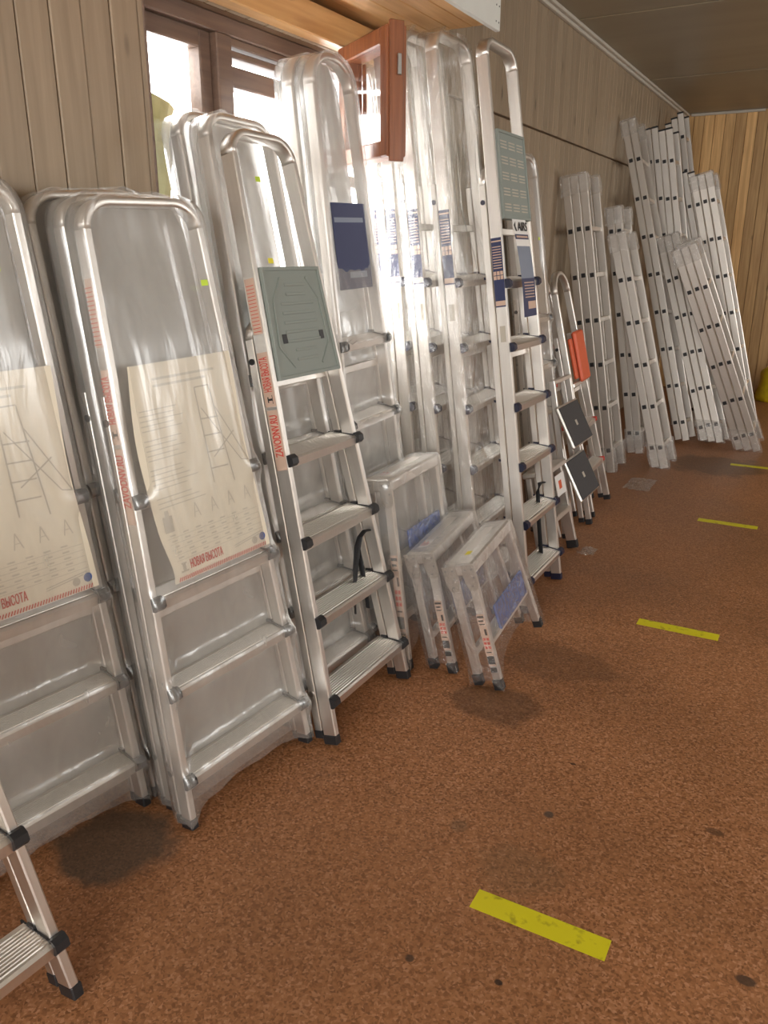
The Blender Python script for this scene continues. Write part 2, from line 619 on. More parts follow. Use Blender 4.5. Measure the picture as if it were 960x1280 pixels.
def letter(s, m_, parent, org, u, v, length, height):
    """lettering laid on a face: org lower left, u along the line, v up the letters"""
    me = text_mesh(s, m_)
    o = put('lettering', me, parent)
    u, v, org = Vector(u).normalized(), Vector(v).normalized(), Vector(org)
    M = Matrix((u * length, v * (height / 0.70), u.cross(v))).transposed().to_4x4()
    M.translation = org
    o.matrix_local = M
    return o


def smooth01(t):
    t = max(0.0, min(1.0, t))
    return t * t * (3 - 2 * t)


# ------------------------------------------------------------------ the room
XW, ZC, YB, YF, XR = -1.70, 2.74, 9.3, -2.6, 2.7
WY0, WY1, WZ0, WZ1 = 1.79, 3.12, 0.95, 2.08      # window opening in the left wall

floor = MB().box((XW - .15, YF - .15, -.08), (XR + .15, YB + .15, 0)).build('floor', 'linoleum')
tag(floor, 'brown flecked linoleum floor with dark stains', kind='structure')

wl = MB()
wl.box((XW - .15, YF, 0), (XW - .02, WY0, ZC)).box((XW - .15, WY1, 0), (XW - .02, YB, ZC))
wl.box((XW - .15, WY0, 0), (XW - .02, WY1, WZ0)).box((XW - .15, WY0, WZ1), (XW - .02, WY1, ZC))
wall_left = wl.build('wall_left', 'wall_backing')
tag(wall_left, 'pale vertical tongue-and-groove board wall', kind='structure')
_bm = {}


def board(parent, lo, hi, m_, axis='y'):
    key = (round(hi[0] - lo[0], 4), round(hi[1] - lo[1], 4), round(hi[2] - lo[2], 4), m_)
    if key not in _bm:
        _bm[key] = MB().box((0, 0, 0), (key[0], key[1], key[2]), 0.003).mesh('board', m_)
    return put('board', _bm[key], parent, lo)


BW = 0.094
y = -0.4
while y < YB - 0.01:
    w = min(BW, YB - y)
    jx = random.uniform(-.0015, .0015)
    a, c = y + .001, y + w - .002
    if c > WY0 + .005 and a < WY1 - .005:
        if a < WY0 - .02:
            board(wall_left, (XW - .02, a, 0.02), (XW + jx, WY0, ZC), 'board_pale')
        elif c > WY1 + .02:
            board(wall_left, (XW - .02, WY1, 0.02), (XW + jx, c, ZC), 'board_pale')
        else:
            board(wall_left, (XW - .02, a, 0.02), (XW + jx, c, WZ0), 'board_pale')
            board(wall_left, (XW - .02, a, WZ1), (XW + jx, c, ZC), 'board_pale')
    elif a > 3.2:
        board(wall_left, (XW - .02, a, 0.02), (XW - .004 + jx, c, 2.078), 'board_pale')
        board(wall_left, (XW - .02, a, 2.086), (XW + .004 + jx, c, ZC), 'board_pale')
    else:
        board(wall_left, (XW - .02, a, 0.02), (XW + jx, c, ZC), 'board_pale')
    y += BW

wall_back = MB().box((XW - .15, YB + .02, 0), (XR + .15, YB + .15, ZC)).build('wall_back', 'wall_backing')
tag(wall_back, 'pine board wall at the far end', kind='structure')
x = XW
while x < XR - .01:
    w = min(0.098, XR - x)
    board(wall_back, (x + .001, YB + random.uniform(-.003, .002), 0.01), (x + w - .003, YB + .02, ZC), 'board_pine')
    x += 0.098

# right wall with windows that let the daylight in, and the wall behind the camera
RW = [(2.4, 3.6), (6.3, 7.5)]
wr = MB()
ys = [YF - .15] + [q for p in RW for q in p] + [YB + .15]
for i in range(0, len(ys), 2):
    wr.box((XR, ys[i], 0), (XR + .15, ys[i + 1], ZC))
for (a, c) in RW:
    wr.box((XR, a, 0), (XR + .15, c, 1.1)).box((XR, a, 2.25), (XR + .15, c, ZC))
tag(wr.build('wall_right', 'plaster'), 'plain wall with windows', kind='structure')
FWX = (-1.1, 2.1)
wf = MB()
wf.box((XW - .15, YF - .15, 0), (FWX[0], YF, ZC)).box((FWX[1], YF - .15, 0), (XR, YF, ZC))
wf.box((FWX[0], YF - .15, 0), (FWX[1], YF, .90)).box((FWX[0], YF - .15, 2.3), (FWX[1], YF, ZC))
tag(wf.build('wall_front', 'plaster'), 'plain end wall with a window', kind='structure')


def plain_window(name, lo, hi, z0, z1, axis):
    t = .05
    n = max(1, round((hi - lo) / .8))
    bars = [(lo, hi, z0, z0 + t), (lo, hi, z1 - t, z1)] + [(lo + (hi - lo - t) * k / n, lo + (hi - lo - t) * k / n + t, z0 + t, z1 - t) for k in range(n + 1)]
    root = None
    for k, (a, c, za, zb) in enumerate(bars):
        mb = MB().box((XR + .04, a, za), (XR + .1, c, zb)) if axis == 'x' else MB().box((a, YF - .1, za), (c, YF - .04, zb))
        if k == 0:
            root = tag(mb.build(name, 'frame_wood'), 'wooden window frame', kind='structure')
        else:
            mb.build('frame_rail' if k == 1 else 'frame_post', 'frame_wood', root)


for i, (a, c) in enumerate(RW):
    plain_window('window_%d' % (i + 2), a, c, 1.1, 2.25, 'x')
plain_window('window_4', FWX[0], FWX[1], .90, 2.3, 'y')

# ceiling: sheets with cover strips over the joints
ceiling = MB().box((XW - .15, YF - .15, ZC + .012), (XR + .15, YB + .15, ZC + .1)).build('ceiling', 'wall_backing')
tag(ceiling, 'brownish grey ceiling of wide sheets', kind='structure')
y = 5.40 - 4 * 2.0
while y < YB:
    a, c = max(y, YF), min(y + 1.994, YB)
    MB().box((XW, a, ZC), (XR, c, ZC + .012)).build('ceiling_sheet', 'ceiling_sheet', ceiling)
    MB().box((XW, c - .02, ZC - .006), (XR, c + .02, ZC), .002).build('cover_strip', 'ceiling_sheet', ceiling)
    y += 2.0
# cornice with a cable duct along the left wall, strip at the back wall
mb = MB().box((XW + .004, YF, ZC - .035), (XW + .03, YB, ZC - .001), .004).box((XW + .03, YF, ZC - .02), (XW + .055, YB, ZC - .001), .004)
tag(mb.build('trim_1', 'trim_paint'), 'pale cornice strip between the wall and the ceiling', kind='structure')
mb = MB().box((XW + .07, YB - .03, ZC - .025), (-.95, YB - .002, ZC - .002), .003)
tag(mb.build('trim_2', 'trim_paint'), 'short pale strip under the ceiling at the far wall', kind='structure')

# ------------------------------------------------------------------ left window
win = empty('window_1', Matrix.Translation((XW - .08, WY0, WZ0)))
tag(win, 'old wooden window with bright daylight behind', kind='structure')
ww, wh = WY1 - WY0, WZ1 - WZ0


def wpart(name, lo, hi, m_='frame_wood', ch=.004, parent=win):
    return MB().box(lo, hi, ch).build(name, m_, parent)


wpart('frame_jamb', (-.05, 0, 0), (.03, .03, wh))
wpart('frame_jamb', (-.05, ww - .05, 0), (.03, ww, wh))
wpart('frame_head', (-.05, .03, wh - .05), (.03, ww - .05, wh))
wpart('frame_sill', (-.05, .03, 0), (.06, ww - .05, .05))
wpart('mullion', (-.05, .335, .05), (.035, .405, wh - .05))
# left sash
for lo, hi in (((-.04, .03, .05), (.01, .045, wh - .05)), ((-.04, .285, .05), (.01, .335, wh - .05)),
               ((-.04, .045, wh - .10), (.01, .285, wh - .05)), ((-.04, .045, .05), (.01, .285, .11))):
    wpart('sash_rail', lo, hi)
wpart('window_pane', (-.018, .045, .11), (-.014, .285, wh - .10), 'glass', 0)
# right light: rails over a wide pane
for z0, z1 in ((wh - .075, wh - .05), (wh - .105, wh - .085), (wh - .185, wh - .125)):
    wpart('rail', (-.045, .405, z0), (.015 if z1 < wh - .1 else .025, .89, z1))
wpart('rail', (-.045, .405, .05), (.015, .89, .11))
wpart('window_pane', (-.018, .405, .11), (-.014, .89, wh - .185), 'glass', 0)
wpart('post', (-.05, .89, .05), (.03, .93, wh - .05))
wpart('rail', (-.045, .93, .70), (.02, ww - .05, .74))
wpart('rail', (-.045, .93, .05), (.015, ww - .05, .11))
wpart('window_pane', (-.018, .93, .11), (-.014, ww - .05, .70), 'glass', 0)
wpart('window_board', (.02, -.02, -.02), (.10, ww + .02, 0), 'frame_wood')
wpart('reveal', (-.06, -.012, 0), (.082, 0, wh + .02), 'frame_wood')
wpart('head_beam', (.082, -.05, wh + .0), (.14, 1.22, wh + .095), 'soffit_wood')
wpart('latch', (.035, .362, .72), (.045, .378, .80), 'steel', .001)

# small opened casement of the window
hg, fe = Vector((-1.645, 2.70, 1.70)), Vector((-1.335, 2.49, 1.70))
ya = (hg - fe); sw = ya.length; ya.normalize()
Mx = Matrix((ya, Vector((0, 0, 1)).cross(ya), Vector((0, 0, 1)))).transposed().to_4x4()
Mx.translation = fe
cas = empty('casement', Mx)
tag(cas, 'small red-brown wooden casement swung open into the room', 'window sash')
sh, st = .375, .05
for nm, lo, hi in (('stile', (0, -.035, 0), (st, .035, sh)), ('stile', (sw - st, -.035, 0), (sw, .035, sh)),
                   ('rail', (st, -.035, 0), (sw - st, .035, st)), ('rail', (st, -.035, sh - st), (sw - st, .035, sh))):
    MB().box(lo, hi, .004).build(nm, 'sash_redwood', cas)
for yy in (-.022, .022):
    MB().box((st, yy - .002, st), (sw - st, yy + .002, sh - st)).build('window_pane', 'glass', cas)
for lo, hi in (((st, -.045, st), (st + .014, -.035, sh - st)), ((sw - st - .014, -.045, st), (sw - st, -.035, sh - st)),
               ((-.012, -.02, -.015), (.0, .03, sh + .01))):
    MB().box(lo, hi, .002).build('bead', 'sash_redwood', cas)
MB().box((-.022, -.006, sh * .62), (-.012, .006, sh * .78), .002).build('latch', 'steel', cas)

# overhead shelf above the window
shf = empty('overhead_shelf', Matrix.Translation((XW, 1.2, 2.175)))
tag(shf, 'wooden overhead shelf with a white front board above the window', 'shelf')
SD = .47
for k in range(4):
    MB().box((.145 + (SD - .145) * k / 4, 0, 0), (.145 + (SD - .145) * (k + 1) / 4 - .002, 1.82, .02), .002).build('plank', 'soffit_wood', shf)
MB().box((.004, 0, .02), (SD, 1.82, .04)).build('deck', 'soffit_wood', shf)
fb = MB().box((SD, -.02, -.025), (SD + .018, 1.83, .40), .002).build('front_board', 'white_board', shf)
mb = MB()
for z_ in (.0, .05, .1):
    for y_ in (1.79, 1.815):
        mb.disc((SD + .018, y_, z_), (1, 0, 0), .003, .001, 8)
mb.build('screw', 'black_plastic', fb)
MB().box((.004, 1.80, .04), (SD, 1.82, .40)).build('end_panel', 'soffit_wood', shf)

# outside: snowy yard and a torn yellowish sheet hanging at the window
tag(MB().box((-40, -30, -1.0), (XW - .2, 40, -.6)).build('ground', 'snow'), 'snow covered ground outside', kind='structure')
mb = MB()
nu, nv = 10, 18
P = [[None] * (nv + 1) for _ in range(nu + 1)]
for i in range(nu + 1):
    for j in range(nv + 1):
        s, t = i / nu, j / nv
        yy = 1.80 + .31 * s * (1 - .50 * (1 - t) ** 0.9) + .012 * math.sin(9 * t + 3 * s)
        zz = 1.30 + t * (.59 - .06 * s * s)
        xx = -1.832 - .09 * smooth01(s * 3) + .03 * s * math.sin(7 * s + 2 * t) + .02 * s * mnoise.noise(Vector((s * 4, t * 6, 0)))
        P[i][j] = (xx, yy, zz)
for i in range(nu):
    for j in range(nv):
        if (i, j) in ((2, 9), (2, 10), (3, 10), (2, 11)):
            continue
        mb.quad(P[i][j], P[i + 1][j], P[i + 1][j + 1], P[i][j + 1])
sheet = mb.build('plastic_sheet', 'sheet_yellow', None, True)
tag(sheet, 'torn yellowish plastic sheet hanging outside the window pane', 'plastic sheet')

# ------------------------------------------------------------------ step ladders
def tread_profile(x0, x1, tilt, ribs=9):
    """(x,z) outline of a ribbed tread with a front lip, front edge at x1, top at z=0"""
    top = []
    n = ribs
    L_ = x1 - x0
    for i in range(n):
        a = x0 + .006 + (L_ - .02) * i / n
        s = (L_ - .02) / n
        top += [(a, -.0022), (a + s * .2, 0), (a + s * .7, 0), (a + s * .9, -.0022)]
    pr = [(x0, -.016), (x0, -.001)] + top + [(x1 - .006, 0), (x1, -.005), (x1, -.028), (x1 - .005, -.028), (x1 - .006, -.010), (x0 + .005, -.010), (x0 + .005, -.016)]
    c, s = math.cos(tilt), math.sin(tilt)
    return [(x1 + (px - x1) * c + pz * s, -(px - x1) * s + pz * c) for px, pz in pr]


def stepladder(name, label, cat, foot, top, yaw=0, W0=.46, W1=.30, r=.07, steps=(), sd=.045, sw=.020,
               rear_top=1.1, rear_bow=False, cap='black_plastic', metal='aluminium', tray=None, film_mat=None, poster=None,
               stickers=None, group=None, tags=(), foot_cap=None, ribs=9, film_top=None, film_bot=.05, tread_depth=.095, rd=.026, sag=.045, seed=0, step_end='caps'):
    M, Ln, lean = frame(foot, top, yaw)
    tl = math.tan(lean)
    root = empty(name, M)
    tag(root, label, cat, group)
    zb = Ln - r                       # where the bow starts

    def hw(z):                        # centre line half width of the front stiles
        return (W0 / 2 + (W1 / 2 - W0 / 2) * min(z, zb) / zb) - sw / 2

    def sdir(s):
        return Vector((0, s * (hw(zb) - hw(0)), zb)).normalized()
    fh = .03
    for s in (-1, 1):
        st_ = MB().sweep([(s * hw(fh), fh), (s * hw(zb), zb)], -sd / 2, sd, sw).build('stile', metal, root)
        MB().box((-sd - .002, s * hw(0) - sw / 2 - .002, sd * tl * .0), (.002, s * hw(0) + sw / 2 + .002, fh), .003).build('foot_cap', foot_cap or cap, st_)
    # bow over the top
    path = [(-hw(zb), zb)]
    h = hw(zb)
    rr_ = min(r, h * .98)
    for k in range(1, 9):
        a = math.pi / 2 * k / 8
        path.append((-h + rr_ - rr_ * math.cos(a), zb + rr_ * math.sin(a) * (Ln - zb) / rr_))
    for k in range(0, 9):
        a = math.pi / 2 * (1 - k / 8)
        path.append((h - rr_ + rr_ * math.cos(a), zb + rr_ * math.sin(a) * (Ln - zb) / rr_))
    MB().sweep([(p[0], p[1] - sw / 2 * smooth01((p[1] - zb) / (Ln - zb))) for p in path], -sd / 2, sd, sw).build('top_bow', metal, root, True)
    # rear frame, folded flat behind
    rw = .018
    xr = -sd - .004 - rd / 2
    rz0 = (sd + .004 + rd) * tl + .022
    rt = min(rear_top, zb)
    for s in (-1, 1):
        p = [(s * hw(rz0), rz0), (s * hw(rt), rt)]
        rs = MB().sweep(p, xr, rd, rw, .002).build('rear_leg', metal, root)
        MB().box((xr - rd / 2 - .002, s * hw(rz0) - rw / 2 - .002, rz0 - .022), (xr + rd / 2 + .002, s * hw(rz0) + rw / 2 + .002, rz0 + .004), .002).build('foot_cap', foot_cap or cap, rs)
        for zz in (rt - .06, rz0 + .12):
            MB().disc((xr, s * (hw(zz) + rw / 2), zz), (0, s, 0), .009, .004, 10).build('rivet', cap if zz > .5 else 'steel', rs)
    pz_ = (steps[1] - steps[0]) if len(steps) > 1 else .235
    for zz in [steps[0] + pz_ * 2 * k - .05 for k in range(int((rt - .2) / (2 * pz_)) + 1)]:
        MB().box((xr - .008, -hw(zz) + rw / 2, zz - .012), (xr + .008, hw(zz) - rw / 2, zz + .012), .002).build('rear_brace', metal, root)
    if rear_bow:
        pth = []
        hh = hw(rt)
        for k in range(0, 9):
            a = math.pi * k / 8
            pth.append((-hh * math.cos(a), rt + .075 * math.sin(a)))
        MB().sweep(pth, xr, rd, rw, .002).build('rear_bow', metal, root, True)
    # treads with end caps
    tilt = math.radians(15)
    pr = tread_profile(-tread_depth + .012, .012, tilt, ribs)
    for zs in steps:
        wy = hw(zs) - sw / 2
        t_ = MB().extrude_y([(a, b_ + zs) for a, b_ in pr], -wy + .001, wy - .001).build('tread', metal, root)
        for s in (-1, 1):
            mb = MB()
            if step_end == 'caps':
                # end plate plus the faceted knob that wraps the front of the stile
                y0, y1 = s * (wy - .005), s * (wy - .001)
                px = [(-tread_depth + .004, .015), (-tread_depth + .004, .024), (.0, .004), (.014, -.002), (.014, -.008), (.0, -.002)]
                mb.extrude_y([(a, b_ + zs + .002) for a, b_ in px], min(y0, y1), max(y0, y1))
                a0, a1 = s * (wy - .006), s * (wy + sw + .003)
                kn = [(.001, .016), (.010, .016), (.020, .006), (.020, -.010), (.010, -.018), (.001, -.018)]
                mb.extrude_y([(a, b_ + zs - .006) for a, b_ in kn], min(a0, a1), max(a0, a1))
                kd = min(.024, rd + .004)
                kn2 = [(-sd - .001, .012), (-sd - .001, -.016), (-sd - kd, -.012), (-sd - kd, .014)]
                a0, a1 = s * (wy - .006), s * (wy + sw * .3)
                mb.extrude_y([(a, b_ + zs + .012) for a, b_ in kn2], min(a0, a1), max(a0, a1))
            else:
                mb.box((-.050, s * (wy - .004) if s > 0 else -wy - .001, zs - .004), (.016, wy + .001 if s > 0 else -wy + .004, zs + .008), .002)
                mb.box((.001, s * wy - .010, zs - .018), (.014, s * wy + .010, zs + .004), .002)
            mb.build('end_cap', cap if step_end == 'caps' else 'red_plastic', t_)
        if foot_cap is None:
            pass
    # folded-up tray
    if tray:
        z0, z1, style = tray
        wy = lambda z: hw(z) - sw / 2 - .004
        n = 7
        t_ = MB()
        t_.add([(.004, -wy(z0), z0), (.004, wy(z0), z0), (.004, wy(z1), z1), (.004, -wy(z1), z1),
                (-.018, -wy(z0), z0), (-.018, wy(z0), z0), (-.018, wy(z1), z1), (-.018, -wy(z1), z1)],
               [(0, 1, 2, 3), (4, 7, 6, 5), (0, 4, 5, 1), (1, 5, 6, 2), (2, 6, 7, 3), (3, 7, 4, 0)])
        t_ = t_.build('tray', 'tray_plastic', root)
        mb = MB()
        e = .010
        # raised rim and ribs
        for za, zb_ in ((z0, z0 + e), (z1 - e, z1)):
            mb.box((.004, -wy(za), za), (.009, wy(za), zb_), .001)
        for s in (-1, 1):
            mb.sweep([(s * (wy(z0) - e / 2), z0 + e), (s * (wy(z1) - e / 2), z1 - e)], .0065, .005, e, .001)
        if style == 'ribs':
            for q in range(9):
                zz = z0 + .05 + (z1 - z0 - .10) * q / 8
                k = .55 if q not in (0, 1, 7, 8) else .34
                mb.box((.004, -wy(zz) * k, zz - .004), (.0075, wy(zz) * k, zz + .004), .001)
            for s in (-1, 1):
                mb.sweep([(s * wy(z0) * .45, z0 + .03), (s * wy(z0) * .80, z0 + .09), (s * wy(z1) * .80, z1 - .09), (s * wy(z1) * .45, z1 - .03)], .006, .004, .006, .001)
        mb.build('rib', 'tray_plastic', t_)
        if style == 'ribs':
            mb = MB()
            for s in (-1, 1):
                zz = z0 + (z1 - z0) * .36
                mb.box((.004, s * wy(zz) * .62 - .011, zz - .013), (.006, s * wy(zz) * .62 + .011, zz + .013), .001)
            mb.build('slot', 'black_plastic', t_)
        else:
            mb = MB()
            for q in range(5):
                zz = z0 + .045 + (z1 - z0 - .09) * q / 4
                for c in (-.6, 0, .6):
                    for d in (-.016, -.005, .006):
                        yc = c * wy(zz)
                        mb.box((.004, yc - wy(zz) * .22, zz + d), (.0055, yc + wy(zz) * .22, zz + d + .004))
            mb.build('groove', 'grey_print', t_)
    # stickers on the near side of the left stile
    if stickers:
        u = sdir(-1)
        nrm = Vector((0, -u.z, u.y))
        nrm = Vector((0, -1, 0)) - u * Vector((0, -1, 0)).dot(u)
        nrm.normalize()

        def side(z, xx, off=.0006):
            return Vector((xx, -hw(z) - sw / 2, z)) + nrm * off

        def patch(nm, z0, z1, x0, x1, m_, off, par):
            a, b_, c, d = side(z0, x0, off), side(z0, x1, off), side(z1, x1, off), side(z1, x0, off)
            return MB().quad(a, b_, c, d).build(nm, m_, par)
        if stickers[0] == 'zavod':
            _, za, zb2, zc = stickers[:4]
            s1 = patch('sticker', za, zb2, -sd + .004, -.004, 'sticker_peach', .0008, root)
            letter('ZAVODNV.RU', 'red_print', s1, side(za + (zb2 - za) * .22, -.009, .0014), u, (-1, 0, 0), (zb2 - za) * .70, .026)
            s2 = patch('sticker', zb2 + .01, zc, -sd + .004, -.004, 'sticker_peach', .0008, root)
            letter('НОВАЯ ВЫСОТА', 'red_print', s2, side(zb2 + (zc - zb2) * .32, -.009, .0014), u, (-1, 0, 0), (zc - zb2) * .60, .026)
            mb = MB()
            z_ = zb2 + (zc - zb2) * .16
            for (xa, xb, da, db) in ((-.012, -.014, -.008, .016), (-.014, -.026, .001, .007), (-.026, -.030, -.004, .012)):
                mb.quad(side(z_ + da, xa, .0014), side(z_ + da, xb, .0014), side(z_ + db, xb, .0014), side(z_ + db, xa, .0014))
            mb.build('emblem', 'black_print', s2)
            if len(stickers) == 5:
                s3 = patch('sticker', zc + .05, zc + .20, -sd + .006, -.006, 'sticker_peach', .0008, root)
                mb = MB()
                for k in range(14):
                    z_ = zc + .056 + k * .0095
                    mb.quad(side(z_, -.036, .0014), side(z_, -.010, .0014), side(z_ + .0018, -.010, .0014), side(z_ + .0018, -.036, .0014))
                mb.build('fine_print', 'red_print', s3)
        if stickers[0] == 'navy':
            _, za, zb2 = stickers
            s1 = patch('sticker', za, zb2, -sd + .002, -.002, 'navy_print', .0008, root)
            mb = MB()
            Lz = zb2 - za
            for k in range(9):
                z_ = za + Lz * (.56 + .038 * k)
                mb.quad(side(z_, -.040, .0014), side(z_, -.006, .0014), side(z_ + Lz * .012, -.006, .0014), side(z_ + Lz * .012, -.040, .0014))
            mb.quad(side(za + Lz * .02, -sd + .003, .0014), side(za + Lz * .02, -.003, .0014), side(za + Lz * .09, -.003, .0014), side(za + Lz * .09, -sd + .003, .0014))
            mb.quad(side(za + Lz * .94, -sd + .003, .0014), side(za + Lz * .94, -.003, .0014), side(za + Lz * .96, -.003, .0014), side(za + Lz * .96, -sd + .003, .0014))
            for k in range(2):
                for c in range(3):
                    z_, x_ = za + Lz * (.40 + .065 * k), -.042 + c * .0135
                    mb.quad(side(z_, x_, .0014), side(z_, x_ + .011, .0014), side(z_ + Lz * .055, x_ + .011, .0014), side(z_ + Lz * .055, x_, .0014))
            mb.build('fine_print', 'sticker_peach', s1)
            s2 = patch('sticker', za - .13, za - .07, -.034, -.012, 'grey_print', .0008, root)
    # poster behind the film
    if poster:
        z0, z1 = poster
        xp = .020
        wy = lambda z: hw(z) - .005
        mb = MB()
        rows = 24
        left = lambda t, z: -wy(z) + .012 + .035 * math.exp(-((t - .02) / .16) ** 2) + .008 * math.sin(t * 7)
        right = lambda t, z: wy(z) - .006 - .012 * math.exp(-((t - .55) / .3) ** 2)
        vs = []
        for k in range(rows + 1):
            t = k / rows
            z = z0 + (z1 - z0) * t
            vs += [(xp, left(t, z), z), (xp, right(t, z), z)]
        mb.add(vs, [(2 * k, 2 * k + 1, 2 * k + 3, 2 * k + 2) for k in range(rows)])
        po = mb.build('poster', 'paper', root)
        X = xp + .0012
        W_ = wy(z0) * 2
        H_ = z1 - z0

        def pt(s, t):
            z = z0 + H_ * t
            a, c = left(t, z), right(t, z)
            return Vector((X, a + (c - a) * s, z))

        def bar(mb, s0, t0, s1, t1, w):
            a, c = pt(s0, t0), pt(s1, t1)
            d = (c - a)
            n_ = Vector((0, -d.z, d.y)).normalized() * w / 2
            mb.quad(a - n_, c - n_, c + n_, a + n_)
        g = MB()
        # body text in lines
        rr = random.Random(seed + 5)
        for k in range(21):
            if k % 6 == 5:
                continue
            bar(g, .06, .80 - k * .022, .06 + rr.uniform(.28, .44), .80 - k * .022, .0026)
        for k in range(2):
            bar(g, .2, .93 - k * .03, .8 - .1 * k, .93 - k * .03, .006)
        # specification table
        for k in range(5):
            bar(g, .05, .10 + k * .028, .95, .10 + k * .028, .0012)
            for c in range(7):
                bar(g, .08 + c * .12, .112 + k * .028, .13 + c * .12, .112 + k * .028, .004)
        # row of small ladder pictures
        for c in range(4):
            s = .34 + c * .17
            bar(g, s, .27, s + .03, .34, .003)
            bar(g, s + .03, .34, s + .06, .27, .003)
            bar(g, s + .012, .295, s + .048, .295, .002)
        bar(g, .62, .065, .93, .085, .003)
        bar(g, .62, .055, .9, .073, .003)
        g.build('fine_print', 'pale_print', po)
        # drawing of the step ladder
        d = MB()
        bar(d, .60, .40, .58, .86, .0036); bar(d, .80, .38, .72, .86, .0036)
        bar(d, .58, .86, .72, .86, .0036)
        for q in (.47, .55, .63, .71):
            bar(d, .60, q, .775, q - .005, .0036)
        bar(d, .62, .76, 1.0 - .08, .47, .0030); bar(d, .75, .76, .99, .46, .0030)
        bar(d, .66, .52, .90, .62, .0036)
        bar(d, .92, .47, .99, .46, .0030)
        d.build('drawing', 'grey_print', po)
        hs = MB()
        for k in range(46):
            s = .04 + .92 * k / 46
            bar(hs, s, .003, s + .012, .022, .0030)
        hs.build('hatched_strip', 'red_print', po)
        letter('НОВАЯ ВЫСОТА', 'red_print', po, pt(.16, .045), (0, 1, 0), (0, 0, 1), W_ * .28, .022)
        bl = MB()
        for (ya, yb_, za, zb3) in ((-.008, .016, 0, .004), (-.001, .009, .004, .02), (-.004, .012, .02, .024)):
            o_ = pt(.09, .04)
            bl.quad(o_ + Vector((0, ya, za)), o_ + Vector((0, yb_, za)), o_ + Vector((0, yb_, zb3)), o_ + Vector((0, ya, zb3)))
        o_ = pt(.10, .28)
        if seed == 2:
            for (ya, yb_, za, zb3) in ((-.014, .014, -.02, .02), (-.006, .006, .02, .034)):
                bl.quad(o_ + Vector((0, ya, za)), o_ + Vector((0, yb_, za)), o_ + Vector((0, yb_, zb3)), o_ + Vector((0, ya, zb3)))
        bl.build('emblem', 'grey_print', po)
        MB().disc(pt(.93, .055) - Vector((0, 0, 0)), (1, 0, 0), .011, .0003, 14).build('round_mark', 'blue_print', po)
        MB().disc(pt(.84, .050) - Vector((0, 0, 0)), (1, 0, 0), .010, .0003, 14).build('round_mark', 'grey_print', po)
    # price tags
    for (ty, tz, m_) in tags:
        MB().box((.0145 if not film_mat else .024, ty - .011, tz - .007), (.0155 if not film_mat else .0245, ty + .011, tz + .007)).build('price_tag', m_, root)
    # added grey backing inside the film, blocks window light from behind
    if film_mat == 'film_milky':
        xb = -sd - rd - .0065
        vs, n = [], 26
        for k in range(n + 1):
            z = .10 + (Ln - .016 - .10) * k / n
            e = max(0, (z - zb) / (Ln - zb))
            hf = (h - rr_ + rr_ * math.sqrt(max(0, 1 - e * e))) if e > 0 else hw(z)
            hf -= .004
            vs += [(xb + .002 * mnoise.noise(Vector((0, z * 6, seed))), -hf, z), (xb + .001, 0, z), (xb + .002 * mnoise.noise(Vector((4, z * 6, seed))), hf, z)]
        fs = []
        for k in range(n):
            fs += [(3 * k, 3 * k + 1, 3 * k + 4, 3 * k + 3), (3 * k + 1, 3 * k + 2, 3 * k + 5, 3 * k + 4)]
        MB().add(vs, fs).build('added_backing', 'added_backing', root, True)
    # polythene wrap: a tube round the folded ladder, sagging between the treads
    if film_mat:
        nf, ns, nb, nz_ = 20, 3, 5, 120
        ft = film_top if film_top else Ln + .006
        rings = []
        pitch = (steps[1] - steps[0]) if len(steps) > 1 else .235
        for k in range(nz_ + 1):
            t = k / nz_
            ring = []
            # (param along the loop) front left -> front right, right side, back, left side
            pts = []
            for i in range(nf + 1):
                pts.append(('f', -1 + 2 * i / nf))
            for i in range(1, ns + 1):
                pts.append(('r', i / (ns + 1)))
            for i in range(nb + 1):
                pts.append(('b', 1 - 2 * i / nb))
            for i in range(1, ns + 1):
                pts.append(('l', i / (ns + 1)))
            for (kd, q) in pts:
                sfrac = q if kd in 'fb' else (1 if kd == 'r' else -1)
                low = film_bot * (1 - abs(sfrac) ** 2.5) + .012 + .012 * mnoise.noise(Vector((sfrac * 5, seed * 3.1, 0)))
                if kd == 'b':
                    low = (sd + .04) * tl + .02
                elif kd in 'rl':
                    low = .012 + (sd + .04) * tl * q
                z = low + (ft - low) * t
                if z > zb:
                    e = min(1, (z - zb) / (ft - zb))
                    half = h + sw / 2 - rr_ + rr_ * math.sqrt(max(0, 1 - e * e)) + .005
                    if e >= .999:
                        half = h + sw / 2 - rr_ + .002
                else:
                    half = hw(z) + sw / 2 + .005
                yy = half * sfrac
                if kd == 'f':
                    dmin = min([abs(z - zs + .012) for zs in steps] or [1])
                    above = not steps or z > steps[-1]
                    u_ = ((z - steps[0] + .004) % pitch) / pitch       # 0 just over a tread lip, 1 under the next one
                    dip = smooth01(u_ / .30) if u_ < .30 else 1 - ((u_ - .30) / .60 if u_ < .9 else 1)
                    sg = .0155 - sag * max(0, dip)
                    if poster and poster[0] - .02 < z < poster[1] + .03:
                        sg = .026
                    elif above:
                        sg = .026 - .036 * smooth01((z - (poster[1] if poster else steps[-1] + .0) - .03) / .25)
                        if tray:
                            sg = .014
                    edge = smooth01((half - .012 - abs(yy)) / .045)
                    ed_ = .006 + .019 * smooth01(1 - dmin / .045)
                    xx = ed_ + (sg - ed_) * edge
                    xx += (.003 if film_mat != 'film_clear' else .016) * mnoise.noise(Vector((yy * 30, z * (6 if film_mat != 'film_clear' else 3.5), seed))) * edge
                elif kd == 'b':
                    xx = -sd - rd - .011
                else:
                    f_ = q if kd == 'r' else 1 - q
                    ed_ = .006 + .019 * smooth01(1 - min([abs(z - zs + .012) for zs in steps] or [1]) / .045)
                    xx = ed_ + (-sd - rd - .010 - ed_) * f_
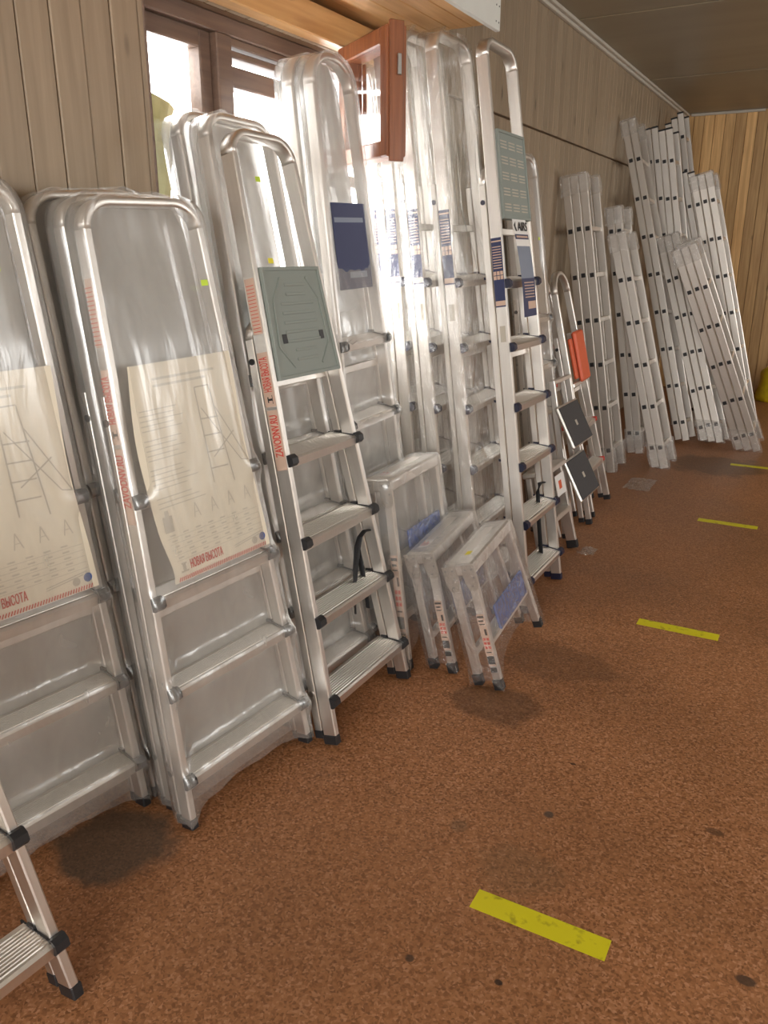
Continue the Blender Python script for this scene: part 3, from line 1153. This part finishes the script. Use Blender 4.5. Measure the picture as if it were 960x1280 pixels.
                    yy += (.002 + .006 * abs(mnoise.noise(Vector((xx * 40, z * 5, seed + 2))))) * (1 if kd == 'r' else -1) * (1 if z < zb else 0)
                ring.append((xx, yy, z))
            rings.append(ring)
        nn = len(rings[0])
        mb = MB()
        mb.add([p for r_ in rings for p in r_], [(k * nn + i, k * nn + (i + 1) % nn, (k + 1) * nn + (i + 1) % nn, (k + 1) * nn + i) for k in range(nz_) for i in range(nn)])
        me = mb.mesh('plastic_film', film_mat, True)
        put('plastic_film', me, root)
    return root, M, hw, Ln


GW = 'wrapped step ladders leaning on the wall'
S4 = [.14, .375, .61]
TH = dict(sd=.038, rd=.014, tread_depth=.068)
# foreground corner
stepladder('stepladder', 'bare aluminium step ladder standing in front of the postered wrapped ladder', 'ladder', (-1.13, .562, 0), (-1.375, .575, 1.05), 5,
           steps=[.14, .375, .61, .80], rear_top=.85, W0=.45, W1=.32)
# wrapped ladder with poster, cut by the picture edge
stepladder('stepladder', 'film-wrapped step ladder with a poster, right behind the bare corner ladder', 'ladder', (-1.455, 1.050, 0), (-1.612, 1.055, 1.545), 9,
           steps=S4 + [.86], rear_top=1.1, film_mat='film_milky', poster=(.635, 1.16), group=GW, tags=((.09, 1.37, 'price_tag'),), seed=1, W0=.47, W1=.37, **TH)
# pack of three by the window
stepladder('stepladder', 'film-wrapped step ladder with a poster, front of the three beside the window', 'ladder', (-1.225, 1.490, 0), (-1.457, 1.475, 1.515), 6.5,
           steps=S4 + [.86], rear_top=1.1, film_mat='film_milky', poster=(.635, 1.16), stickers=('zavod', .80, .98, 1.16, 1), group=GW, tags=((.12, 1.33, 'price_tag'),), seed=2, W0=.47, W1=.345, **TH)
stepladder('stepladder', 'film-wrapped step ladder, middle of the three beside the window', 'ladder', (-1.313, 1.525, 0), (-1.536, 1.485, 1.52), 6.5,
           steps=S4 + [.86], rear_top=1.1, film_mat='film_milky', group=GW, seed=3, W0=.47, W1=.345, **TH)
stepladder('stepladder', 'film-wrapped step ladder, rearmost of the three beside the window', 'ladder', (-1.408, 1.545, 0), (-1.617, 1.46, 1.525), 6.5,
           steps=S4 + [.86], rear_top=1.1, film_mat='film_milky', group=GW, seed=4, W0=.47, W1=.345, **TH)
# bare ladder with the green-grey tray, two wrapped ones behind
tr_, tM_, th_, tL_ = stepladder('stepladder', 'bare aluminium step ladder with a folded green-grey tray and red lettered stickers', 'ladder', (-1.125, 1.982, 0), (-1.495, 1.992, 1.715), 0,
           steps=[.14, .385, .62, .86], rear_top=1.20, rear_bow=True, tray=(1.075, 1.385, 'ribs'), stickers=('zavod', .83, 1.00, 1.16, 1), tags=((-.10, 1.40, 'price_tag_yellow'),), W0=.475, W1=.295, seed=5)
mb = MB().tube([(-.020, .185, .545), (-.026, .165, .548), (-.032, .140, .535), (-.038, .125, .505), (-.045, .100, .44), (-.050, .075, .36), (-.052, .060, .30)], .012, 6, .3)
mb.tube([(-.040, .128, .51), (-.048, .140, .44), (-.052, .145, .36), (-.054, .140, .29)], .011, 6, .3)
mb.build('strap', 'strap', tr_)
stepladder('stepladder', 'film-wrapped step ladder right behind the bare one with the green-grey tray', 'ladder', (-1.26, 2.00, 0), (-1.588, 2.015, 1.765), 0,
           steps=[.14, .375, .61, .845, 1.07], rear_top=1.2, film_mat='film_milky', group=GW, seed=6, W0=.42, W1=.31, tags=((.0, 1.62, 'price_tag'),), **TH)
stepladder('stepladder', 'film-wrapped step ladder rearmost behind the tray ladder, against the window', 'ladder', (-1.356, 2.00, 0), (-1.678, 2.005, 1.775), 0,
           steps=[.14, .375, .61, .845, 1.07], rear_top=1.2, film_mat='film_milky', group=GW, seed=7, W0=.42, W1=.31, **TH)
# tall pair with the dark label under the open casement
r_, M_, hw_, L_ = stepladder('stepladder', 'tall film-wrapped step ladder with a dark label, top below the open casement', 'ladder', (-1.29, 2.44, 0), (-1.51, 2.385, 1.985), 0,
           steps=[.14, .375, .61, .86, 1.12], rear_top=1.35, film_mat='film_milky', group=GW, seed=8, W0=.40, W1=.25, r=.10, **TH)
lb = MB().box((-.008, -.10, 1.29), (-.006, .11, 1.56)).build('label_sheet', 'navy_print', r_)
MB().box((-.0058, -.03, 1.325), (-.0054, .08, 1.345)).box((-.0058, -.09, 1.50), (-.0054, .09, 1.515)).build('fine_print', 'slate_print', lb)
stepladder('stepladder', 'tall film-wrapped step ladder pressed behind the one with the dark label', 'ladder', (-1.37, 2.44, 0), (-1.588, 2.385, 1.985), 0,
           steps=[.14, .375, .61, .86, 1.12], rear_top=1.35, film_mat='film_milky', group=GW, seed=9, W0=.40, W1=.25, r=.10, **TH)

# tall ladders with navy labels: four wrapped, one bare in front
GS = [.14, .375, .61, .845, 1.075, 1.31]
TG = 'tall film-wrapped ladders with navy stickers'
FT = [('tall film-wrapped step ladder with navy sticker, directly behind the bare tall ladder', (-1.10, 3.02), (-1.36, 2.96)),
      ('tall film-wrapped step ladder with navy sticker, second behind the bare tall ladder', (-1.22, 2.98), (-1.45, 2.90)),
      ('tall film-wrapped step ladder with navy sticker, third behind the bare tall ladder', (-1.34, 2.98), (-1.53, 2.90)),
      ('tall film-wrapped step ladder with navy sticker, against the wall by the window', (-1.45, 2.98), (-1.61, 2.96))]
for k, (lb, a, c) in enumerate(FT):
    stepladder('stepladder', lb, 'ladder', (a[0], a[1], 0), (c[0], c[1], 2.13 if k < 3 else 2.05), 0, steps=GS, rear_top=1.65, cap='navy_plastic', film_mat='film_clear',
               stickers=('navy', 1.30, 1.56), W0=.44, W1=.315, group=TG, seed=20 + k, sag=.02, ribs=5, tread_depth=.075, rd=.020, film_top=(2.160 if k < 3 else 2.08))
gr, gM, ghw, gL = stepladder('stepladder', 'tall bare step ladder with a slotted tray and a hanging paper tag', 'ladder', (-.938, 3.135, 0), (-1.245, 3.135, 2.135), 0,
           steps=GS, rear_top=1.66, rear_bow=True, cap='navy_plastic', tray=(1.535, 1.845, 'slots'), stickers=('navy', 1.22, 1.47), W0=.43, W1=.315, seed=30)
# paper tag hung from the tray
mbs = {'white_print': MB(), 'navy_print': MB(), 'slate_print': MB(), 'blue_print': MB()}


def tagpt(s, t):
    # t from 0 (top) down to 1; leans in lower down
    return Vector((.028 + .012 * math.sin(t * 2.6), -.125 + .145 * s + .03 * t, 1.53 - .36 * t))


for m_, t0, t1, s0, s1 in (('white_print', 0, .15, 0, 1), ('navy_print', .15, .20, 0, 1), ('white_print', .20, .27, 0, 1), ('slate_print', .27, .60, 0, 1), ('navy_print', .60, 1.0, 0, 1)):
    n = 6
    for k in range(n):
        a, c = t0 + (t1 - t0) * k / n, t0 + (t1 - t0) * (k + 1) / n
        mbs[m_].quad(tagpt(s0, a), tagpt(s1, a), tagpt(s1, c), tagpt(s0, c))
tg = mbs['white_print'].build('paper_tag', 'white_print', gr)
for k in ('navy_print', 'slate_print'):
    mbs[k].build('tag_print', k, tg)
mb = MB()
off = Vector((.001, 0, 0))
mb.quad(tagpt(.35, .84) + off, tagpt(.95, .84) + off, tagpt(.95, .92) + off, tagpt(.35, .92) + off)
for k in range(6):
    mb.quad(tagpt(.15, .64 + k * .03) + off, tagpt(.9, .64 + k * .03) + off, tagpt(.9, .65 + k * .03) + off, tagpt(.15, .65 + k * .03) + off)
mb.quad(tagpt(.08, .165) + off, tagpt(.92, .165) + off, tagpt(.92, .185) + off, tagpt(.08, .185) + off)
mb.build('tag_print', 'sticker_peach', tg)
letter('AIRS', 'black_print', tg, tagpt(.26, .115) + off, (0, 1, 0), (0, 0, 1), .105, .032)
mb = MB()
mb.add([tagpt(.02, .06) + off, tagpt(.20, .02) + off, tagpt(.14, .07) + off, tagpt(.22, .12) + off, tagpt(.10, .12) + off], [(0, 4, 3, 2), (0, 2, 1)])
mb.build('emblem', 'black_print', tg)
# strap between the front and rear frames
for (par, z0, yy) in ((gr, .40, .10), ):
    mb = MB().tube([(-.03, yy + .06, z0 + .06), (-.035, yy + .02, z0 + .065), (-.04, yy, z0 + .03), (-.045, yy - .005, z0 - .10), (-.05, yy + .005, z0 - .26)], .011, 6, .35)
    mb.build('strap', 'strap', par)

# wrapped step ladders further along, behind the bare tall one
stepladder('stepladder', 'grey film-wrapped step ladder past the tall ladder with the hanging tag', 'ladder', (-1.20, 4.08, 0), (-1.47, 4.08, 1.86), 0,
           steps=S4 + [.86, 1.1], rear_top=1.2, film_mat='film_milky', group=GW, seed=40, W0=.36, W1=.30, r=.10, tags=((.02, 1.48, 'price_tag'),))
stepladder('stepladder', 'shorter film-wrapped step ladder beside the first bundle of extension ladders', 'ladder', (-1.37, 4.52, 0), (-1.60, 4.54, 1.63), 0,
           steps=S4 + [.86], rear_top=1.1, film_mat='film_milky', group=GW, seed=41, W0=.42, W1=.32, r=.10)

# household step ladders with red edged treads
hr, hM, hh_, hL = stepladder('stepladder', 'small step ladder with red tread edges and an orange plate', 'ladder', (-1.05, 4.485, 0), (-1.375, 4.44, 1.30), 0,
           steps=[.26, .50], rear_top=1.0, W0=.37, W1=.25, r=.115, step_end='red', sd=.035, seed=50, tread_depth=.066)
mb = MB().box((.005, -.035, .735), (.030, .125, 1.01), .010)
op = mb.build('plate', 'orange_plastic', hr)
MB().box((-.004, -.085, .76), (.012, -.045, .98), .004).build('plate_side', 'orange_plastic', op)
MB().box((-.012, -.13, .72), (.004, .13, .745), .004).build('rail', 'aluminium', hr)
stepladder('stepladder', 'second small step ladder with red tread edges, behind the orange plated one', 'ladder', (-1.14, 4.45, 0), (-1.47, 4.40, 1.28), 0,
           steps=[.26, .50, .74, .95], rear_top=1.0, W0=.37, W1=.25, r=.115, step_end='red', sd=.035, seed=51, tread_depth=.066)

# folded stool with two black treads
M, Ln, lean = frame((-1.03, 4.03, 0), (-1.20, 4.03, .80), 0)
st = empty('step_stool', M)
tag(st, 'folded step stool with two black square treads', 'step stool')
for s in (-1, 1):
    q = MB().sweep([(s * .155, .03), (s * .13, Ln)], -.015, .030, .02).build('leg', 'aluminium', st)
    MB().box((-.032, s * .155 - .013, 0), (.002, s * .155 + .013, .03), .003).build('foot_cap', 'black_plastic', q)
    q = MB().sweep([(s * .15, .035), (s * .125, Ln * .8)], -.052, .026, .018).build('rear_leg', 'aluminium', st)
    MB().box((-.068, s * .15 - .012, .014), (-.036, s * .15 + .012, .04), .003).build('foot_cap', 'black_plastic', q)
MB().sweep([(-.13, Ln - .01), (.13, Ln - .01)], -.015, .03, .02).build('top_bar', 'aluminium', st)
for z0, z1 in ((.20, .42), (.47, .69)):
    Mt = Matrix.Translation((.004, -.05, z1)) @ Matrix.Rotation(math.radians(-16), 4, 'Y') @ Matrix.Translation((0, 0, -z1))
    t_ = MB().box((.0, -.165, z0), (.018, .165, z1), .006, Mt).build('tread', 'aluminium', st)
    pd = MB().box((.018, -.155, z0 + .008), (.022, .155, z1 - .008), .003, Mt).build('tread_pad', 'rubber_tread', t_)
    MB().box((.022, -.014, (z0 + z1) / 2 - .014), (.0225, .014, (z0 + z1) / 2 + .014), 0, Mt).build('badge', 'grey_print', pd)

# low step with a wide silver leg and a label
M, Ln, lean = frame((-.99, 3.62, 0), (-1.10, 3.62, .44), 0)
ls = empty('step_stool', M)
tag(ls, 'low silver step stool with a torn paper label behind the tall bare ladder', 'step stool')
for s in (-1, 1):
    q = MB().sweep([(s * .155, .035), (s * .12, Ln)], -.025, .05, .022).build('leg', 'aluminium', ls)
    MB().box((-.052, s * .155 - .014, 0), (.003, s * .155 + .014, .04), .003).build('foot_cap', 'black_plastic', q)
MB().box((-.10, -.15, Ln - .025), (.02, .15, Ln), .005).build('top_step', 'aluminium', ls)
MB().box((-.05, -.13, .20), (.012, .13, .225), .004).build('tread', 'aluminium', ls)
for s in (-1, 1):
    MB().sweep([(s * .15, .06), (s * .115, Ln - .03)], -.085, .022, .018).build('rear_leg', 'aluminium', ls)
lbp = MB().box((.006, -.02, .30), (.008, .115, .40)).build('label_sheet', 'white_print', ls)
MB().box((.008, .02, .33), (.0086, .06, .37)).build('label_print', 'orange_plastic', lbp)

# ------------------------------------------------------------------ folded work platforms
def work_platform(label, foot, top, yaw, W0=.43, W1=.37, dep=.10, tagm='white_print', seed=0, fm='film_crinkle'):
    M, Ln, lean = frame(foot, top, yaw)
    root = empty('folding_platform', M)
    tag(root, label, 'step platform', 'film-wrapped folding platforms')
    tl = math.tan(lean)
    hw = lambda z: W0 / 2 + (W1 / 2 - W0 / 2) * z / Ln
    topb = MB().box((-dep, -W1 / 2, Ln - .045), (.0, W1 / 2, Ln), .006).build('platform', 'aluminium', root)
    tm = MB().box((-dep * .75, -W1 / 2 + .05, Ln + .0002), (-dep * .75 + .035, -W1 / 2 + .11, Ln + .001)).build('price_tag', tagm, topb) if tagm != 'price_tag_yellow' else \
        MB().box((-dep * .55, -W1 / 2 + .075, Ln + .0002), (-dep * .55 + .02, -W1 / 2 + .105, Ln + .001)).build('price_tag', tagm, topb)
    if tagm == 'white_print':
        mb = MB()
        for k in range(4):
            mb.box((-dep * .75 + .005 + k * .007, -W1 / 2 + .056, Ln + .001), (-dep * .75 + .0068 + k * .007, -W1 / 2 + .095 - .012 * (k % 2), Ln + .0012))
        mb.build('fine_print', 'red_print', tm)
    for s in (-1, 1):
        for xc in (-.016, -dep + .014):
            zf = -xc * tl + .002 + (.016 if xc > -.02 else .014) * tl
            lg = MB().sweep([(s * (hw(zf + .03) - .012), zf + .03), (s * (hw(Ln) - .012), Ln - .045)], xc, .030, .022).build('leg', 'aluminium', root)
            MB().box((xc - .017, s * (hw(0) - .012) - .013, zf), (xc + .017, s * (hw(0) - .012) + .013, zf + .04), .003).build('foot_cap', 'black_plastic', lg)
            # hinge plate, rounded below
            pr = [(-.024, .045), (.024, .045), (.024, -.02), (.016, -.042), (0, -.05), (-.016, -.042), (-.024, -.02)]
            y0 = s * (W1 / 2 + .001)
            hp = MB().extrude_y([(xc + a, Ln - .05 + b_) for a, b_ in pr], min(y0, y0 + s * .003), max(y0, y0 + s * .003)).build('hinge_plate', 'aluminium_dull', root)
            mb = MB()
            for (a, b_) in ((-.012, .03), (.012, .03), (0, -.03), (.012, 0)):
                mb.disc((xc + a, y0 + s * .003, Ln - .05 + b_), (0, s, 0), .0035, .002, 8)
            mb.build('rivet', 'steel', hp)
            if s < 0 and xc > -.02:
                za, zb_ = Ln * .22, Ln * .62
                ya = lambda z: -(hw(z) + .0012)
                sk = MB().quad((-.030, ya(za), za), (-.002, ya(za), za), (-.002, ya(zb_), zb_), (-.030, ya(zb_), zb_)).build('sticker', 'sticker_peach', root)
                mb = MB()
                ps = lambda x_, t: (x_, ya(za + (zb_ - za) * t) - .001, za + (zb_ - za) * t)
                for (t0, t1, x0, x1) in ((.93, .97, -.028, -.004), (.86, .89, -.026, -.008), (.80, .82, -.026, -.006), (.60, .72, -.014, -.006), (.04, .20, -.029, -.003), (.26, .28, -.026, -.006), (-.12, -.03, -.027, -.004)):
                    mb.quad(ps(x0, t0), ps(x1, t0), ps(x1, t1), ps(x0, t1))
                mb.build('fine_print', 'black_print', sk)
                mb = MB()
                for k in range(3):
                    for c in range(2):
                        t0 = .34 + k * .08
                        mb.quad(ps(-.026 + c * .012, t0), ps(-.017 + c * .012, t0), ps(-.017 + c * .012, t0 + .05), ps(-.026 + c * .012, t0 + .05))
                mb.build('pictogram', 'red_print', sk)
    # inner step and a soft blue translucent panel
    z0 = Ln * (.40 if Ln < .6 else .58)
    ist = MB().box((-.06, -hw(z0) + .026, z0 - .02), (-.004, hw(z0) - .026, z0), .004).build('tread', 'aluminium', root)
    MB().box((-.012, -hw(z0) + .10, z0 - .01), (-.002, hw(z0) - .04, z0 + .085), .004).build('blue_panel', 'film_blue', ist)
    for xx in (-dep + .016,):
        MB().box((xx - .01, -hw(.15) + .026, .13), (xx + .01, hw(.15) - .026, .155), .002).build('rear_brace', 'aluminium', root)
    # film over everything
    rings = []
    nz_, nf = 30, 14
    for k in range(nz_ + 1):
        t = k / nz_
        ring = []
        seq = [('f', -1 + 2 * i / nf) for i in range(nf + 1)] + [('r', .33), ('r', .66)] + [('b', 1 - 2 * i / 8) for i in range(9)] + [('l', .33), ('l', .66)]
        for kd, q in seq:
            sf = q if kd in 'fb' else (1 if kd == 'r' else -1)
            arch = (1 - abs(sf) ** 2) * .10 if kd in 'fb' else (.03 if q == .33 or q == .66 else 0)
            low = .012 + arch + .015 * mnoise.noise(Vector((sf * 4, seed, 1)))
            low += (dep * tl if kd == 'b' else dep * tl * .5 if kd in 'rl' else 0)
            tp = Ln + .004
            z = low + (tp - low) * min(1, t * 1.04)
            close = max(0, t * 1.04 - 1) / .04
            half = hw(min(z, Ln)) + .009 + .010 * abs(mnoise.noise(Vector((z * 9, seed, sf)))) * (1 if z < Ln * .8 else .2)
            yy = half * sf
            if kd == 'f':
                e = smooth01((half - abs(yy)) / .08)
                xx = .006 - .02 * e * smooth01((Ln - z) / .1) + .012 * mnoise.noise(Vector((yy * 12, z * 9, seed))) * e
            elif kd == 'b':
                xx = -dep - .008 + .006 * mnoise.noise(Vector((yy * 12, z * 9, seed + 3)))
            else:
                f_ = q if kd == 'r' else 1 - q
                xx = .006 + (-dep - .014) * f_
            if close > 0:
                xx = xx * (1 - close * .7) - dep / 2 * close * .7
                yy *= (1 - close * .4)
                z = tp + .001
            ring.append((xx, yy, z))
        rings.append(ring)
    nn = len(rings[0])
    mb = MB().add([p for r_ in rings for p in r_], [(k * nn + i, k * nn + (i + 1) % nn, (k + 1) * nn + (i + 1) % nn, (k + 1) * nn + i) for k in range(nz_) for i in range(nn)])
    mb.build('plastic_film', fm, root, True)
    return root


work_platform('film-wrapped folding step platform with a yellow price tag on top', (-.815, 2.515, 0), (-.945, 2.46, .445), 0, W0=.455, W1=.375, tagm='price_tag_yellow', seed=1)
work_platform('film-wrapped folding step platform with a white price tag, behind the yellow tagged one', (-1.0, 2.545, 0), (-1.10, 2.49, .445), 0, W0=.455, W1=.375, seed=2)
work_platform('taller film-wrapped folding step platform between the bare ladder and the pair of platforms', (-1.148, 2.475, 0), (-1.239, 2.455, .69), 0, W0=.42, W1=.375, dep=.10, seed=3, fm='film_milky')

# ------------------------------------------------------------------ extension ladders
_rm = {}


def ext_ladder(label, foot, top, yaw=0, nsec=3, W=.30, pitch=.285, rail=.050, gap=.005, z0=.16, wrap=(True, True), group='aluminium extension ladders', caps=False, seed=0, stagger=0.0):
    M, Ln, lean = frame(foot, top, yaw)
    root = empty('extension_ladder', M)
    tag(root, label, 'ladder', group)
    tl = math.tan(lean)
    rw = .024
    for i in range(nsec):
        x1 = -i * (rail + gap)
        x0 = x1 - rail
        w = W - i * .0
        zl = -x0 * tl + .001
        zt = Ln - i * stagger
        for s in (-1, 1):
            q = MB().sweep([(s * (w / 2 - rw / 2), zl), (s * (w / 2 - rw / 2), zt)], (x0 + x1) / 2, rail, rw, .004).build('stile', 'aluminium_dull', root)
            if caps:
                MB().box((x0 - .002, s * (w / 2 - rw / 2) - rw / 2 - .003, zt), (x1 + .002, s * (w / 2 - rw / 2) + rw / 2 + .003, zt + .014), .003).build('end_cap', 'black_plastic', q)
        key = (round(w, 3),)
        if key not in _rm:
            _rm[key] = (MB().box((-.014, -w / 2 + rw, -.014), (.014, w / 2 - rw, .014), .003).mesh('rung', 'aluminium'),
                        MB().box((-.0135, -w / 2 - .0025, -.0135), (.0135, -w / 2 + .001, .0135), .002).mesh('end_plug', 'black_plastic'))
        z = z0 + (.0 if i % 2 == 0 else .006)
        while z < zt - .06:
            if z > zl + .05:
                rg = put('rung', _rm[key][0], root, ((x0 + x1) / 2, 0, z))
                put('end_plug', _rm[key][1], rg)
            z += pitch
    # crinkled polythene round the ends
    for en in (0, 1):
        if not wrap[en]:
            continue
        za, zb_ = (.0, .17) if en == 0 else (Ln - .11, Ln + .012)
        dx = nsec * (rail + gap)
        for s in (-1, 1):
            rings = []
            for k in range(9):
                t = k / 8
                ring = []
                y0, y1 = (-W / 2 - .008, -W / 2 + rw + .03) if s < 0 else (W / 2 - rw - .03, W / 2 + .008)
                loop = [(.008, y0), (.008, (y0 + y1) / 2), (.008, y1), (-dx / 3, y1), (-2 * dx / 3, y1), (-dx - .006, y1), (-dx - .006, (y0 + y1) / 2), (-dx - .006, y0), (-2 * dx / 3, y0), (-dx / 3, y0)]
                for (xx, yy) in loop:
                    n_ = mnoise.noise_vector(Vector((xx * 30, yy * 30 + seed * 7, t * 5 + en * 9)))
                    zz = (max(za, -xx * tl + .004) if en == 0 else za) + (zb_ - za) * t
                    a = .007 if not (en == 0 and t == 0) else 0
                    sh = 1.0
                    if en == 1 and t > .95: sh = .92
                    ring.append(((xx + dx / 2) * sh - dx / 2 + n_.x * a, yy + n_.y * a, zz + n_.z * (.012 if (en == 0 and t == 1) or (en == 1 and t == 0) else 0)))
                rings.append(ring)
            nn = len(rings[0])
            fs = [(k * nn + i, k * nn + (i + 1) % nn, (k + 1) * nn + (i + 1) % nn, (k + 1) * nn + i) for k in range(8) for i in range(nn)]
            if en == 1:
                fs.append(tuple(8 * nn + i for i in range(nn)))
            MB().add([p for r_ in rings for p in r_], fs).build('plastic_film', 'film_bag', root, False)
    return root


def ext_px(label, fpx, tpx, W=.30, xt=None, **kw):
    """near front edge given by its foot and top pixel; the top lies straight over the foot along the wall unless xt is given"""
    f = on_z(*fpx)
    d = ray(*tpx)
    t = CC + d * (f.y / d.y) if xt is None else CC + d * (xt / d.x)
    ext_ladder(label, (f.x, f.y + W / 2, 0), (t.x, t.y + W / 2, t.z), W=W, **kw)


ext_px('triple extension ladder with wrapped ends beside the orange plated step ladder', (768, 592), (733, 216), seed=1)
ext_px('double extension ladder with a wrapped top, right behind the short double one', (803, 568), (776, 258), nsec=2, seed=2)
ext_px('short double extension ladder standing alone with a bagged foot', (835, 587), (781, 290), nsec=2, seed=3)
ext_px('long extension ladder with a wrapped top against the wall', (862, 556), (794, 151), xt=-1.57, nsec=2, seed=4, wrap=(False, True))
ext_px('triple extension ladder with bagged ends right beside the most tilted one', (905, 560), (848, 296), xt=-1.175, seed=5)
ext_px('most tilted triple extension ladder with a bagged foot', (950, 566), (868, 304), xt=-.98, seed=6)
ext_px('triple extension ladder with a bagged top standing before the pine end wall', (945, 549), (890, 214), nsec=3, seed=7, wrap=(False, True))
NC = dict(caps=True, wrap=(False, False))
ext_ladder('double extension ladder with black end caps, pressed behind another capped one', (-1.06, 7.35, 0), (-1.512, 7.35, 2.36), nsec=2, seed=8, **NC)
ext_ladder('double extension ladder with black end caps, in front of another capped one', (-.945, 7.35, 0), (-1.40, 7.35, 2.345), nsec=2, seed=9, **NC)
ext_ladder('tallest triple extension ladder reaching the ceiling in the corner', (-.95, 8.20, 0), (-1.485, 8.20, 2.575), nsec=3, seed=10, stagger=.03, **NC)
ext_ladder('single section ladder with black cap standing before the tallest one', (-.93, 7.87, 0), (-1.50, 7.87, 2.27), nsec=1, seed=11, **NC)
ext_ladder('triple extension ladder with three stepped black end caps', (-.69, 7.75, 0), (-1.265, 7.75, 2.05), nsec=3, seed=12, stagger=-.02, **NC)

# ------------------------------------------------------------------ floor markings and small things
TAPE = [((-.565, 1.376, -.235), 'yellow floor marking strip close to the film-wrapped folding platforms'), ]
for k, (yc, w_, rot, lb) in enumerate(((1.403, .060, 0, 'broad yellow tape strip lying alone on open floor with dark specks'),
                                       (3.073, .058, 0, 'yellow tape strip on the floor across from the folding platforms'),
                                       (4.565, .055, -.5, 'yellow tape strip on the floor across from the black-tread step stool'),
                                       (5.98, .055, 0, 'yellow tape strip on the floor by the tilted extension ladders'))):
    o = MB().box((-.152, -w_ / 2, 0.0002), (.152, w_ / 2, .0012)).build('tape_strip', 'yellow_tape')
    o.location = (-.390, yc, 0)
    o.rotation_euler = (0, 0, math.radians(rot))
    tag(o, lb, 'floor tape', 'yellow tape strips on the floor')

# yellow bag at the far wall
mb = MB()
nu, nv = 18, 12
vs = []
c0 = on_z(966, 503)
for j in range(nv + 1):
    t = j / nv
    for i in range(nu):
        a = 2 * math.pi * i / nu
        r = (.24 * (1 - .25 * t) * (1 - max(0, t - .75) * 2.6)) * (1 + .16 * mnoise.noise(Vector((math.cos(a) * 2, math.sin(a) * 2, t * 4))))
        vs.append((math.cos(a) * r, math.sin(a) * r * .75, .002 + .42 * t + (.03 * mnoise.noise(Vector((a, t * 3, 1))) if j else 0)))
fs = [(j * nu + i, j * nu + (i + 1) % nu, (j + 1) * nu + (i + 1) % nu, (j + 1) * nu + i) for j in range(nv) for i in range(nu)]
fs += [tuple(range(nu - 1, -1, -1)), tuple(nv * nu + i for i in range(nu))]
bag = mb.add(vs, fs).build('plastic_bag', 'yellow_bag', None, True)
bag.location = (c0.x + .06, c0.y + .12, 0)
tag(bag, 'crumpled yellow plastic bag at the foot of the pine wall', 'bag')

# loose scraps of clear film on the floor
for (u, v, sx, sy, sd_, lb) in ((800, 606, .16, .30, 1, 'loose strip of clear film on the floor by the first bundled extension ladder'),
                                (735, 690, .07, .12, 2, 'small scrap of clear film on the floor by the low step stool')):
    c = on_z(u, v)
    mb = MB()
    n = 10
    g = [[(sx * (i / n - .5) + .02 * mnoise.noise(Vector((i * .4, j * .5, sd_))), sy * (j / n - .5) + .02 * mnoise.noise(Vector((j * .4, i * .3, sd_ + 3))),
           .003 + .014 * abs(mnoise.noise(Vector((i * .7, j * .6, sd_ + 9))))) for j in range(n + 1)] for i in range(n + 1)]
    for i in range(n):
        for j in range(n):
            mb.quad(g[i][j], g[i + 1][j], g[i + 1][j + 1], g[i][j + 1])
    o = mb.build('film_scrap', 'film_clear', None, True)
    o.location = (c.x, c.y, 0)
    tag(o, lb, 'film scrap')

# set every leaning thing down on the floor: its lowest point just touches
bpy.context.view_layer.update()
for o in [q for q in bpy.data.objects if q.type == 'EMPTY' and q.parent is None and q.name.split('.')[0] in ('stepladder', 'step_stool', 'folding_platform', 'extension_ladder')]:
    low = 9.0
    stack = list(o.children)
    while stack:
        c = stack.pop()
        stack += list(c.children)
        if c.type == 'MESH':
            mw = c.matrix_world
            low = min(low, min((mw @ v.co).z for v in c.data.vertices))
    o.location.z += .0005 - low
